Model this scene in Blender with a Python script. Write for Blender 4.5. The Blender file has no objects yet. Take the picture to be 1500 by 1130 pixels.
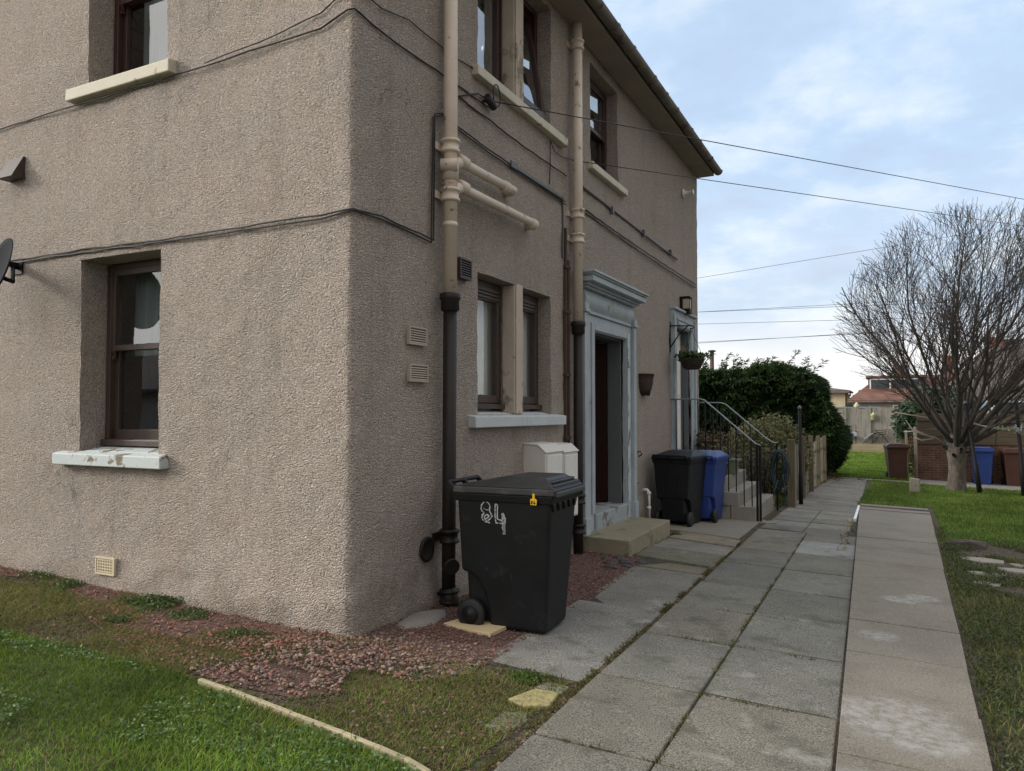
import bpy, bmesh, math, random
import numpy as np
from mathutils import Vector, Matrix

# ------------------------------------------------------------------ camera, sky, sun, exposure
S = bpy.context.scene
COL = S.collection
F = 1101.0; PCX, PCY = 750.0, 565.0            # focal length and centre in photo pixels (1500 x 1130)
YAW, PIT = math.radians(26.8), math.radians(2.03)
CAM = np.array([3.2385, -4.0152, 1.5])
cam_d = bpy.data.cameras.new('camera'); cam = bpy.data.objects.new('camera', cam_d); COL.objects.link(cam)
cam.location = CAM; cam.rotation_euler = (math.pi/2 + PIT, 0, YAW)
cam_d.sensor_width = 36; cam_d.lens = 36*F/1500; cam_d.clip_start = .05; cam_d.clip_end = 2000
S.camera = cam
S.view_settings.view_transform = 'Standard'; S.view_settings.look = 'None'
S.view_settings.exposure = 0.20; S.view_settings.gamma = 1
S.cycles.max_bounces = 8; S.cycles.transparent_max_bounces = 16
try: S.cycles.use_denoising = True
except Exception: pass

SUN_AZ = math.atan2(-.92, -.40); SUN_EL = math.radians(20)     # sun behind thin cloud, left of and behind the camera
sdir = Vector((math.sin(SUN_AZ)*math.cos(SUN_EL), math.cos(SUN_AZ)*math.cos(SUN_EL), math.sin(SUN_EL)))
sl = bpy.data.lights.new('sun', 'SUN'); sun = bpy.data.objects.new('sun', sl); COL.objects.link(sun)
sl.energy = 2.2; sl.angle = math.radians(15); sl.color = (1, .93, .83)
sun.rotation_euler = sdir.to_track_quat('Z', 'Y').to_euler()

W = bpy.data.worlds.new('World'); S.world = W; W.use_nodes = True
def N(nt, typ, **kw):
    n = nt.nodes.new(typ)
    for k, v in kw.items():
        if k.startswith('i_'):
            n.inputs[int(k[2:]) if k[2:].isdigit() else k[2:].replace('_', ' ')].default_value = v
        else: setattr(n, k, v)
    return n
def mathn(nt, op, a, b=None, c=None, clamp=False):
    n = nt.nodes.new('ShaderNodeMath'); n.operation = op; n.use_clamp = clamp
    for i, x in enumerate((a, b, c)):
        if x is None: continue
        if isinstance(x, (int, float)): n.inputs[i].default_value = x
        else: nt.links.new(x, n.inputs[i])
    return n.outputs[0]
def ramp(nt, fac, stops, interp='LINEAR'):
    r = nt.nodes.new('ShaderNodeValToRGB'); r.color_ramp.interpolation = interp
    e = r.color_ramp.elements
    while len(e) < len(stops): e.new(.5)
    for el, (p, c) in zip(e, stops):
        el.position = p; el.color = (c, c, c, 1) if isinstance(c, (int, float)) else (*c, 1)
    nt.links.new(fac, r.inputs[0]); return r.outputs[0]
def mix(nt, fac, a, b, mode='MIX'):
    m = nt.nodes.new('ShaderNodeMix'); m.data_type = 'RGBA'; m.blend_type = mode; m.clamp_factor = True
    for sock, x in ((m.inputs[0], fac), (m.inputs[6], a), (m.inputs[7], b)):
        if isinstance(x, (int, float)): sock.default_value = x
        elif isinstance(x, tuple): sock.default_value = (*x, 1)
        else: nt.links.new(x, sock)
    return m.outputs[2]
def build_world():
    nt = W.node_tree; nt.nodes.clear()
    out = N(nt, 'ShaderNodeOutputWorld')
    sky = N(nt, 'ShaderNodeTexSky', sky_type='NISHITA', sun_disc=False, sun_elevation=SUN_EL, sun_rotation=SUN_AZ,
            air_density=1.0, dust_density=1.5, ozone_density=2.0)
    bs = N(nt, 'ShaderNodeBackground'); bs.inputs[1].default_value = .14; nt.links.new(sky.outputs[0], bs.inputs[0])
    tc = N(nt, 'ShaderNodeTexCoord'); sep = N(nt, 'ShaderNodeSeparateXYZ'); nt.links.new(tc.outputs['Generated'], sep.inputs[0])
    zz = mathn(nt, 'ADD', mathn(nt, 'MAXIMUM', sep.outputs[2], 0.0), .22)
    cb = N(nt, 'ShaderNodeCombineXYZ')
    nt.links.new(mathn(nt, 'DIVIDE', sep.outputs[0], zz), cb.inputs[0]); nt.links.new(mathn(nt, 'DIVIDE', sep.outputs[1], zz), cb.inputs[1])
    n1 = N(nt, 'ShaderNodeTexNoise', i_Scale=.9, i_Detail=7.0, i_Roughness=.56, i_Distortion=.5); nt.links.new(cb.outputs[0], n1.inputs['Vector'])
    n2 = N(nt, 'ShaderNodeTexNoise', i_Scale=2.3, i_Detail=6.0, i_Roughness=.6); nt.links.new(cb.outputs[0], n2.inputs['Vector'])
    cover = mathn(nt, 'MAXIMUM', ramp(nt, n1.outputs[0], [(.30, .72), (.62, .98)]), mathn(nt, 'GREATER_THAN', -1.0, 0.0))
    # cloud tone: pale blue-grey undersides to white tops
    tone = ramp(nt, n2.outputs[0], [(.30, (.51, .62, .80)), (.48, (.55, .71, .92)), (.66, (.82, .91, .98))])
    # thinner, whiter cloud low over the horizon
    hor = ramp(nt, sep.outputs[2], [(.0, 1.0), (.065, .95), (.13, .25), (.30, 0.0)])
    tone = mix(nt, hor, tone, (1.0, .985, .98))
    # the cloud deck is brighter on the sun's side of the sky
    dp = nt.nodes.new('ShaderNodeVectorMath'); dp.operation = 'DOT_PRODUCT'
    nt.links.new(tc.outputs['Generated'], dp.inputs[0]); dp.inputs[1].default_value = sdir
    d2 = nt.nodes.new('ShaderNodeVectorMath'); d2.operation = 'DOT_PRODUCT'; nt.links.new(tc.outputs['Generated'], d2.inputs[0]); d2.inputs[1].default_value = (-.43, .85, .30)
    grey = ramp(nt, d2.outputs['Value'], [(.35, 1.0), (.72, 0.0)])
    tone = mix(nt, grey, tone, mix(nt, ramp(nt, n2.outputs[0], [(.35, 0.0), (.65, 1.0)]), (.47, .455, .45), (.70, .68, .66)))
    glow = mathn(nt, 'POWER', mathn(nt, 'MAXIMUM', dp.outputs['Value'], 0.0), 1.5)
    zen = ramp(nt, sep.outputs[2], [(.52, 0.0), (.9, 1.0)])     # overcast sky: brightest overhead
    stren = mathn(nt, 'MULTIPLY_ADD', zen, .75, mathn(nt, 'MULTIPLY_ADD', glow, 1.5, .97))
    tone = mix(nt, mathn(nt, 'MULTIPLY', glow, .6, clamp=True), tone, (1.0, .95, .88))
    bc = N(nt, 'ShaderNodeBackground'); nt.links.new(tone, bc.inputs[0]); nt.links.new(stren, bc.inputs[1])
    fac = mathn(nt, 'MAXIMUM', mathn(nt, 'MAXIMUM', cover, hor), grey)
    ms = N(nt, 'ShaderNodeMixShader'); nt.links.new(fac, ms.inputs[0])
    nt.links.new(bs.outputs[0], ms.inputs[1]); nt.links.new(bc.outputs[0], ms.inputs[2]); nt.links.new(ms.outputs[0], out.inputs[0])
build_world()

# ------------------------------------------------------------------ measuring helpers (photo pixel -> point on a real plane)
_f0 = np.array([-math.sin(YAW), math.cos(YAW), 0]); _r = np.array([math.cos(YAW), math.sin(YAW), 0]); _u0 = np.array([0, 0, 1.])
_f = _f0*math.cos(PIT)+_u0*math.sin(PIT); _u = _u0*math.cos(PIT)-_f0*math.sin(PIT)
def ray(px, py): return _f + _r*(px-PCX)/F - _u*(py-PCY)/F
def at(px, py, Y):
    r = ray(px, py); return CAM + r*((Y-CAM[1])/r[1])
def gz(x, y): return -.03*max(-8, min(8, x)) - .02*max(-8, min(24, y))
def gzn(x, y): return -.03*np.clip(x, -8, 8) - .02*np.clip(y, -8, 24)
def gr(px, py, dz=0):
    r = ray(px, py); s = (-.03*CAM[0]-.02*CAM[1]+dz-CAM[2])/(r[2]+.03*r[0]+.02*r[1]); return CAM + r*s
def side(u, n, z): return (n, u, z)            # wall along +y, facing +x : u along the wall, n outward
def left(u, n, z): return (u, -n, z)           # gable wall along x, facing -y

# ------------------------------------------------------------------ materials
def newmat(name):
    m = bpy.data.materials.new(name); m.use_nodes = True; nt = m.node_tree
    return m, nt, nt.nodes['Principled BSDF']
def coords(nt, sc=(1, 1, 1), kind='Object'):
    tc = N(nt, 'ShaderNodeTexCoord'); mp = N(nt, 'ShaderNodeMapping'); mp.inputs['Scale'].default_value = sc
    nt.links.new(tc.outputs[kind], mp.inputs[0]); return mp.outputs[0]
def noise(nt, vec, scale, detail=4.0, rough=.55):
    n = N(nt, 'ShaderNodeTexNoise', i_Scale=float(scale), i_Detail=float(detail), i_Roughness=rough); nt.links.new(vec, n.inputs['Vector']); return n.outputs[0]
def bump(nt, b, h, strength, dist):
    n = N(nt, 'ShaderNodeBump'); n.inputs['Strength'].default_value = strength; n.inputs['Distance'].default_value = dist
    nt.links.new(h, n.inputs['Height']); nt.links.new(n.outputs[0], b.inputs['Normal'])
def sc(c, k): return tuple(min(1, x*k) for x in c)
def mat(name, base, rough=.8, var=.18, scale=6, bs=60, bst=.25, bd=.004, base2=None, patch=.5, pscale=3.0, metal=0, spec=.5, stretch=(1, 1, 1), rvar=.1):
    m, nt, b = newmat(name); v = coords(nt, stretch)
    n = noise(nt, v, scale, 5)
    c = mix(nt, ramp(nt, n, [(.3, 0.0), (.7, 1.0)]), sc(base, 1-var), sc(base, 1+var))
    fine = noise(nt, v, scale*14, 3)
    c = mix(nt, ramp(nt, fine, [(.35, .0), (.65, .5)]), c, sc(base, 1-var*1.4))
    if base2:
        p = noise(nt, v, pscale, 6, .62); c = mix(nt, ramp(nt, p, [(patch, 0.0), (patch+.05, 1.0)]), c, base2)
    nt.links.new(c, b.inputs['Base Color'])
    rr = mathn(nt, 'MULTIPLY_ADD', n, rvar*2, rough-rvar, clamp=True); nt.links.new(rr, b.inputs['Roughness'])
    b.inputs['Metallic'].default_value = metal; b.inputs['Specular IOR Level'].default_value = spec
    if bst: bump(nt, b, noise(nt, v, bs, 4), bst, bd)
    return m
def attrmat(name, rough=.8, bs=0, bst=.4, bd=.003, var=.15, scale=5, trans=0, speck=0, spec=.4):
    m, nt, b = newmat(name); a = N(nt, 'ShaderNodeAttribute', attribute_name='col'); v = coords(nt)
    n = noise(nt, v, scale, 5)
    c = mix(nt, 1.0, a.outputs['Color'], ramp(nt, n, [(.3, 1-var), (.7, 1+var)]), 'MULTIPLY')
    if speck:
        f = noise(nt, v, 120, 3, .7); c = mix(nt, 1.0, c, ramp(nt, f, [(.35, 1-speck), (.65, 1+speck)]), 'MULTIPLY')
        st = noise(nt, v, 2.2, 7, .65); c = mix(nt, ramp(nt, st, [(.60, 0.0), (.70, .55)]), c, (.36, .36, .33))
        s2 = noise(nt, v, 3.7, 7, .62); c = mix(nt, ramp(nt, s2, [(.54, 0.0), (.68, .7)]), c, (.07, .07, .05))
    nt.links.new(c, b.inputs['Base Color']); b.inputs['Roughness'].default_value = rough; b.inputs['Specular IOR Level'].default_value = spec
    if bs: bump(nt, b, noise(nt, v, bs, 4), bst, bd)
    if trans:
        t = N(nt, 'ShaderNodeBsdfTranslucent'); nt.links.new(c, t.inputs[0]); ms = N(nt, 'ShaderNodeMixShader'); ms.inputs[0].default_value = trans
        nt.links.new(b.outputs[0], ms.inputs[1]); nt.links.new(t.outputs[0], ms.inputs[2]); nt.links.new(ms.outputs[0], nt.nodes['Material Output'].inputs[0])
    return m
def pebbledash():
    m, nt, b = newmat('pebbledash'); v = coords(nt)
    vo = N(nt, 'ShaderNodeTexVoronoi', i_Scale=95.0); wn = N(nt, 'ShaderNodeTexNoise', i_Scale=60.0, i_Detail=2.0); nt.links.new(v, wn.inputs['Vector'])
    wob = N(nt, 'ShaderNodeVectorMath'); wob.operation = 'MULTIPLY_ADD'; nt.links.new(wn.outputs['Color'], wob.inputs[0]); wob.inputs[1].default_value = (.016, .016, .016); nt.links.new(v, wob.inputs[2]); nt.links.new(wob.outputs[0], vo.inputs['Vector'])
    fine = noise(nt, v, 95, 4, .65); mid = noise(nt, v, 34, 4, .6); big = noise(nt, v, .9, 6, .6); med = noise(nt, v, 3.2, 5)
    sepc = N(nt, 'ShaderNodeSeparateColor'); nt.links.new(vo.outputs['Color'], sepc.inputs[0])
    base = mix(nt, ramp(nt, big, [(.32, 0.0), (.68, 1.0)]), (.645, .56, .497), (.585, .522, .473))
    base = mix(nt, ramp(nt, med, [(.45, 0.0), (.75, .55)]), base, (.62, .515, .43))
    speck = ramp(nt, sepc.outputs[0], [(0, .66), (.25, .93), (.6, 1.0), (.85, 1.07), (1, 1.33)])
    c = mix(nt, 1.0, base, speck, 'MULTIPLY')
    c = mix(nt, 1.0, c, ramp(nt, fine, [(.3, .72), (.5, .98), (.7, 1.16)]), 'MULTIPLY')
    # long vertical rain streaks and grime washed off the eaves and sills
    vs = coords(nt, (2.6, 2.6, .16)); st = noise(nt, vs, 1.5, 7, .62)
    c = mix(nt, ramp(nt, st, [(.52, 0.0), (.70, .36)]), c, mix(nt, .5, c, (.20, .175, .15)))
    s2 = noise(nt, v, 1.7, 8, .7); c = mix(nt, ramp(nt, s2, [(.60, 0.0), (.72, .5)]), c, (.30, .26, .22))
    nt.links.new(c, b.inputs['Base Color']); b.inputs['Roughness'].default_value = .95; b.inputs['Specular IOR Level'].default_value = .15
    # algae and soil splash low on the wall, ragged upper edge; hairline cracks
    tcz = N(nt, 'ShaderNodeTexCoord'); spz = N(nt, 'ShaderNodeSeparateXYZ'); nt.links.new(tcz.outputs['Object'], spz.inputs[0])
    low = mathn(nt, 'SUBTRACT', mathn(nt, 'ADD', mathn(nt, 'MULTIPLY', noise(nt, v, 2.3, 7, .65), 1.1), -.28), spz.outputs[2])
    c = mix(nt, ramp(nt, low, [(.0, 0.0), (.35, .5)]), c, (.20, .165, .125))
    ck = N(nt, 'ShaderNodeTexVoronoi', i_Scale=.75, feature='DISTANCE_TO_EDGE'); cw = N(nt, 'ShaderNodeVectorMath'); cw.operation = 'MULTIPLY_ADD'
    cn = N(nt, 'ShaderNodeTexNoise', i_Scale=2.2, i_Detail=6.0); nt.links.new(v, cn.inputs['Vector']); nt.links.new(cn.outputs['Color'], cw.inputs[0]); cw.inputs[1].default_value = (.9, .9, .9); nt.links.new(v, cw.inputs[2]); nt.links.new(cw.outputs[0], ck.inputs['Vector'])
    crk = mathn(nt, 'MULTIPLY', ramp(nt, ck.outputs['Distance'], [(.0, .55), (.006, 0.0)]), ramp(nt, big, [(.52, 0.0), (.6, 1.0)])); c = mix(nt, crk, c, (.12, .10, .085))
    pt = noise(nt, v, 9, 8, .75); c = mix(nt, ramp(nt, pt, [(.62, 0.0), (.70, .45)]), c, (.31, .265, .23))
    nt.links.new(c, b.inputs['Base Color'])
    h = mathn(nt, 'ADD', mathn(nt, 'MULTIPLY', vo.outputs['Distance'], -11.0), mathn(nt, 'ADD', mathn(nt, 'MULTIPLY', fine, 2.0), mathn(nt, 'MULTIPLY', mid, 1.9)))
    bump(nt, b, h, .78, .008); return m
def glass(name, tint=(.75, .8, .82), ior=2.1, add=.10):
    m, nt, b = newmat(name); nt.nodes.remove(b)
    t = N(nt, 'ShaderNodeBsdfTransparent'); t.inputs[0].default_value = (*tint, 1)
    g = N(nt, 'ShaderNodeBsdfGlossy'); g.inputs['Roughness'].default_value = .015; g.inputs[0].default_value = (.95, .97, 1, 1)
    v = coords(nt); bp = N(nt, 'ShaderNodeBump'); bp.inputs['Strength'].default_value = .06; bp.inputs['Distance'].default_value = .02
    nt.links.new(noise(nt, v, 2.5, 2), bp.inputs['Height']); nt.links.new(bp.outputs[0], g.inputs['Normal'])
    f = N(nt, 'ShaderNodeFresnel'); f.inputs[0].default_value = ior
    geo = N(nt, 'ShaderNodeNewGeometry'); front = mathn(nt, 'SUBTRACT', 1.0, geo.outputs['Backfacing'])
    ms = N(nt, 'ShaderNodeMixShader'); nt.links.new(mathn(nt, 'MULTIPLY', mathn(nt, 'ADD', f.outputs[0], add, clamp=True), front), ms.inputs[0])
    nt.links.new(t.outputs[0], ms.inputs[1]); nt.links.new(g.outputs[0], ms.inputs[2]); nt.links.new(ms.outputs[0], nt.nodes['Material Output'].inputs[0])
    return m
def brickmat(name, c1, c2, mortar, bw=.225, bh=.075, proj='xz'):
    m, nt, b = newmat(name); tc = N(nt, 'ShaderNodeTexCoord'); sp = N(nt, 'ShaderNodeSeparateXYZ'); nt.links.new(tc.outputs['Object'], sp.inputs[0])
    cb = N(nt, 'ShaderNodeCombineXYZ'); nt.links.new(mathn(nt, 'ADD', sp.outputs[0], sp.outputs[1]), cb.inputs[0]); nt.links.new(sp.outputs[2], cb.inputs[1])
    br = N(nt, 'ShaderNodeTexBrick'); br.inputs['Scale'].default_value = 1; br.inputs['Brick Width'].default_value = bw; br.inputs['Row Height'].default_value = bh
    br.inputs['Mortar Size'].default_value = .008; br.inputs['Bias'].default_value = -.1; nt.links.new(cb.outputs[0], br.inputs['Vector'])
    br.inputs['Color1'].default_value = (*c1, 1); br.inputs['Color2'].default_value = (*c2, 1); br.inputs['Mortar'].default_value = (*mortar, 1)
    n = noise(nt, tc.outputs['Object'], 5, 5); c = mix(nt, 1.0, br.outputs[0], ramp(nt, n, [(.3, .65), (.7, 1.25)]), 'MULTIPLY')
    nt.links.new(c, b.inputs['Base Color']); b.inputs['Roughness'].default_value = .9; bump(nt, b, br.outputs['Fac'], -.5, .006); return m
def tilemat(name, c1, c2, row=.28):
    m, nt, b = newmat(name); tc = N(nt, 'ShaderNodeTexCoord'); sp = N(nt, 'ShaderNodeSeparateXYZ'); nt.links.new(tc.outputs['Object'], sp.inputs[0])
    cb = N(nt, 'ShaderNodeCombineXYZ'); nt.links.new(mathn(nt, 'ADD', sp.outputs[0], sp.outputs[1]), cb.inputs[0]); nt.links.new(sp.outputs[2], cb.inputs[1])
    br = N(nt, 'ShaderNodeTexBrick'); br.inputs['Scale'].default_value = 1; br.inputs['Brick Width'].default_value = .3; br.inputs['Row Height'].default_value = row*.6
    br.inputs['Mortar Size'].default_value = .012; nt.links.new(cb.outputs[0], br.inputs['Vector'])
    br.inputs['Color1'].default_value = (*c1, 1); br.inputs['Color2'].default_value = (*c2, 1); br.inputs['Mortar'].default_value = (*sc(c1, .35), 1)
    n = noise(nt, tc.outputs['Object'], 1.3, 6); c = mix(nt, 1.0, br.outputs[0], ramp(nt, n, [(.3, .65), (.7, 1.3)]), 'MULTIPLY')
    nt.links.new(c, b.inputs['Base Color']); b.inputs['Roughness'].default_value = .85; bump(nt, b, br.outputs['Fac'], -.6, .02); return m
def woodmat(name, base, base2, stretch=(9, 9, .7), rough=.85):
    return mat(name, base, rough, .3, 3, 12, .4, .004, base2, .56, 1.6, stretch=stretch)

def stripmat():
    m, nt, b = newmat('buff_concrete_slab'); v = coords(nt)
    a = noise(nt, v, 1.6, 6); c = mix(nt, ramp(nt, a, [(.3, 0.0), (.7, 1.0)]), (.185, .172, .145), (.23, .208, .172))
    d = noise(nt, v, 1.9, 8, .68); c = mix(nt, ramp(nt, d, [(.50, 0.0), (.68, .55)]), c, (.135, .125, .102))
    r = noise(nt, v, .9, 7, .6); c = mix(nt, ramp(nt, r, [(.56, 0.0), (.72, .4)]), c, (.21, .165, .12))
    g = noise(nt, v, 100, 3, .7); c = mix(nt, 1.0, c, ramp(nt, g, [(.3, .55), (.7, 1.4)]), 'MULTIPLY')
    p = noise(nt, v, 1.25, 4, .6); q = noise(nt, v, 16, 7, .75)
    patch = None
    for cx, cy, r0 in ((3.22, .28, .42), (3.36, .12, .30), (3.12, 1.95, .2), (3.3, 3.3, .22), (3.45, 3.5, .2), (3.1, -.6, .25)):
        dn = nt.nodes.new('ShaderNodeVectorMath'); dn.operation = 'DISTANCE'; fl = nt.nodes.new('ShaderNodeVectorMath'); fl.operation = 'MULTIPLY'; fl.inputs[1].default_value = (1, 1, 0)
        nt.links.new(v, fl.inputs[0]); nt.links.new(fl.outputs[0], dn.inputs[0]); dn.inputs[1].default_value = (cx, cy, 0)
        w_ = mathn(nt, 'SUBTRACT', 1.0, mathn(nt, 'DIVIDE', dn.outputs['Value'], r0), clamp=True); patch = w_ if patch is None else mathn(nt, 'MAXIMUM', patch, w_)
    p = mathn(nt, 'ADD', mathn(nt, 'MULTIPLY', p, .55), mathn(nt, 'MULTIPLY', patch, .62))
    k = mathn(nt, 'MULTIPLY', ramp(nt, p, [(.36, 0.0), (.56, 1.0)]), ramp(nt, q, [(.40, 0.0), (.62, .8)])); c = mix(nt, k, c, (.36, .36, .345))
    nt.links.new(c, b.inputs['Base Color']); b.inputs['Roughness'].default_value = .95; b.inputs['Specular IOR Level'].default_value = .2
    bump(nt, b, mathn(nt, 'ADD', g, mathn(nt, 'MULTIPLY', d, 2.0)), .55, .005); return m
M = {}
M['dash'] = pebbledash()
M['render'] = mat('smooth_render', (.50, .43, .355), .9, .14, 4, 90, .35, .004, (.21, .185, .15), .58, 2.5)
M['cream_sill'] = mat('cream_sill_paint', (.56, .53, .43), .7, .12, 5, 60, .25, .004, (.25, .225, .16), .62, 4)
M['blue_sill'] = mat('flaking_pale_blue_paint', (.52, .575, .59), .7, .08, 6, 40, .3, .004, (.17, .145, .095), .545, 6)
M['blue_sill_clean'] = mat('pale_blue_paint', (.50, .545, .57), .65, .1, 6, 60, .25, .003)
M['surround'] = mat('grey_blue_door_paint', (.36, .415, .455), .6, .14, 5, 40, .4, .005, (.27, .25, .20), .62, 4)
M['surround_flaked'] = mat('flaking_grey_blue_paint', (.50, .55, .57), .6, .12, 6, 40, .5, .005, (.13, .105, .075), .55, 11, stretch=(1, 1, .45))
M['threshold'] = mat('worn_blue_threshold', (.30, .34, .36), .8, .15, 5, 40, .4, .005, (.16, .14, .11), .54, 5)
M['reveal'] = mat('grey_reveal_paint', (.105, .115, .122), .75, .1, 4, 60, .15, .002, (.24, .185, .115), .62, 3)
M['brown'] = mat('brown_stained_window_wood', (.055, .036, .029), .45, .25, 3, 30, .2, .002, stretch=(6, 6, .8))
M['red_brown'] = mat('mahogany_window_wood', (.045, .018, .016), .4, .25, 3, 30, .2, .002, stretch=(6, 6, .8))
M['door_dark'] = mat('dark_mahogany_door', (.014, .0035, .003), .7, .3, 3, 30, .2, .002, spec=.12, stretch=(6, 6, .5))
M['door_white'] = mat('white_door_paint', (.82, .83, .83), .4, .05, 4, 60, .05, .001)
M['glass'] = glass('window_glass', (.95, .96, .96), ior=1.9, add=.02); M['glass_clear'] = glass('bright_window_glass', (.9, .93, .93), 2.2, .2)
M['curtain'] = mat('net_curtain', (.66, .70, .67), .95, .1, 5, 30, .5, .01, stretch=(12, 12, .3))
M['dark_curtain'] = mat('dark_curtain', (.26, .30, .31), .95, .2, 5, 30, .5, .01, stretch=(12, 12, .3))
M['pipe_beige'] = mat('beige_pipe_paint', (.62, .535, .44), .5, .08, 4, 60, .2, .002, (.25, .18, .12), .61, 7)
M['pipe_dark'] = mat('black_brown_cast_iron', (.022, .018, .016), .5, .3, 6, 60, .4, .003, spec=.3)
M['rust'] = mat('rusty_brown_pipe', (.07, .04, .03), .7, .3, 8, 60, .3, .003)
M['cable'] = mat('black_cable', (.015, .014, .014), .6, .2, 10, 0, 0)
M['trunk_grey'] = mat('grey_plastic_trunking', (.10, .10, .105), .5, .2, 4, 0, 0)
M['vent_brown'] = mat('brown_plastic', (.05, .034, .03), .5, .2, 6, 0, 0)
M['vent_beige'] = mat('beige_plastic', (.40, .345, .29), .6, .1, 6, 0, 0)
M['vent_cream'] = mat('cream_plastic', (.62, .55, .40), .55, .08, 6, 0, 0)
M['white_plastic'] = mat('white_plastic', (.72, .72, .70), .5, .07, 6, 0, 0)
M['meter'] = mat('weathered_white_plastic', (.60, .58, .54), .5, .07, 4, 50, .15, .002, (.36, .33, .27), .64, 4)
M['roof'] = tilemat('brown_roof_tiles', (.06, .045, .038), (.09, .065, .05))
M['soffit'] = mat('brown_grey_soffit', (.30, .255, .22), .8, .15, 3, 60, .25, .003)
M['gutter'] = mat('dark_cast_gutter', (.17, .148, .13), .7, .3, 3, 30, .4, .004, (.07, .058, .05), .55, 4)
M['bin_black'] = mat('black_bin_plastic', (.0085, .0095, .0112), .52, .3, 4, 90, .25, .0015, (.015, .016, .017), .6, 5, rvar=.12, spec=.3)
M['bin_lid'] = mat('dusty_black_bin_lid', (.024, .0245, .026), .48, .25, 5, 120, .3, .002, (.05, .05, .05), .54, 4)
M['bin_blue'] = mat('blue_bin_plastic', (.016, .045, .21), .45, .15, 4, 90, .15, .0015)
M['bin_brown'] = mat('brown_bin_plastic', (.075, .026, .016), .5, .2, 4, 90, .15, .0015)
M['rubber'] = mat('black_rubber', (.008, .008, .010), .6, .2, 8, 0, 0)
M['chalk'] = mat('white_chalk_paint', (.50, .53, .54), .9, .15, 30, 0, 0, base2=(.14, .15, .155), patch=.55, pscale=70)
M['tag'] = mat('yellow_plastic_tag', (.78, .50, .02), .5, .06, 10, 0, 0)
M['ink'] = mat('black_ink', (.02, .018, .01), .7, .1, 10, 0, 0)
M['pale_wood'] = mat('pale_offcut_wood', (.58, .46, .28), .7, .1, 4, 40, .2, .002, stretch=(.6, 8, 8))
M['step'] = mat('mossy_concrete_step', (.235, .21, .145), .9, .15, 5, 90, .4, .004, (.14, .135, .075), .56, 4)
M['concrete'] = mat('grey_concrete', (.23, .215, .19), .9, .16, 4, 90, .4, .004, (.14, .13, .11), .58, 3)
M['apron'] = mat('pale_concrete_apron', (.20, .185, .155), .9, .13, 3, 90, .3, .003, (.18, .17, .145), .6, 3)
M['slab'] = attrmat('paving_slab', .92, 95, .6, .005, .17, 2.5, 0, .75)
M['strip'] = stripmat()
M['joint'] = mat('joint_soil', (.05, .043, .028), .95, .5, 8, 60, .9, .012, (.075, .085, .025), .55, 9)
M['ground'] = mat('soil_and_thatch', (.075, .058, .038), .95, .5, 14, 70, 1.0, .02, (.10, .085, .045), .52, 22)
M['lawnsoil'] = mat('lawn_soil', (.05, .075, .018), .95, .4, 4, 50, 1.0, .012, (.065, .06, .03), .62, 2)
M['farlawn'] = mat('far_lawn', (.10, .18, .018), .95, .3, 2, 30, 1.0, .02, (.075, .15, .018), .5, .6)
M['gravelbed'] = mat('red_gravel_bed', (.13, .08, .065), .95, .35, 12, 90, 1.0, .015)
M['stones'] = attrmat('gravel_stones', .9, 60, .4, .002, .2, 40, spec=.2)
M['blades'] = attrmat('grass_blades', .7, 0, 0, 0, .35, 1.6, .35, spec=.12)
M['leaves'] = attrmat('leaves', .55, 0, 0, 0, .25, 2.5, .3)
M['hedge'] = attrmat('conifer_fronds', .6, 0, 0, 0, .35, 1.7, .2)
M['hedgecore'] = mat('dark_hedge_core', (.014, .018, .008), .95, .3, 6, 40, .8, .02)  # solid core box; shade deep inside the hedge is put into its dark colour
M['bark'] = mat('grey_bark', (.145, .122, .103), .95, .3, 7, 40, 1.0, .014, (.085, .07, .06), .50, 13, stretch=(1, 1, .4))
M['twig'] = mat('dark_twigs', (.040, .033, .030), .9, .25, 3, 0, 0)
M['head'] = mat('upper_bark', (.10, .083, .071), .95, .3, 7, 40, 1.0, .014, (.14, .118, .10), .5, 13, stretch=(1, 1, .4))
M['limb'] = mat('dark_grey_limbs', (.050, .042, .037), .95, .3, 5, 40, .6, .006)
M['pale_twig'] = mat('pale_dead_wood', (.32, .27, .22), .9, .15, 5, 0, 0)
M['fence'] = woodmat('weathered_grey_fence', (.25, .235, .20), (.15, .135, .105))
M['fence_post'] = woodmat('mossy_brown_post', (.13, .105, .065), (.09, .08, .04))
M['sleeper'] = woodmat('timber_sleeper', (.115, .09, .06), (.07, .055, .038), (.7, 9, 9))
M['decking'] = woodmat('pale_deck_edge', (.30, .25, .16), (.22, .19, .125), (.7, 9, 9))
M['edging'] = woodmat('pale_timber_edging', (.40, .345, .225), (.24, .215, .13), (.8, 9, 9))
M['board_grey'] = woodmat('grey_weathered_board', (.20, .17, .15), (.12, .10, .09), (.6, 9, 9))
M['metal_black'] = mat('black_painted_iron', (.009, .009, .010), .55, .3, 8, 60, .2, .002, spec=.2)
M['metal_grey'] = mat('worn_grey_handrail', (.30, .34, .37), .35, .2, 8, 0, 0, metal=.4)
M['hose'] = mat('dark_teal_hose', (.008, .03, .042), .4, .2, 6, 0, 0)
M['pot_green'] = mat('pale_green_pot', (.16, .18, .13), .6, .15, 6, 0, 0)
M['pot_black'] = mat('black_plastic_pot', (.015, .015, .016), .5, .2, 6, 0, 0)
M['wicker'] = mat('dark_wicker', (.06, .04, .03), .9, .5, 12, 50, 1.0, .02, stretch=(1, 1, 5))
M['lamp_glass'] = mat('frosted_lantern_glass', (.45, .43, .31), .3, .1, 6, 0, 0)
M['dish'] = mat('dark_grey_dish', (.03, .033, .039), .9, .12, 3, 60, .05, .001, spec=.08)
M['lead'] = mat('lead_flashing', (.12, .13, .14), .5, .2, 5, 0, 0)
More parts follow.
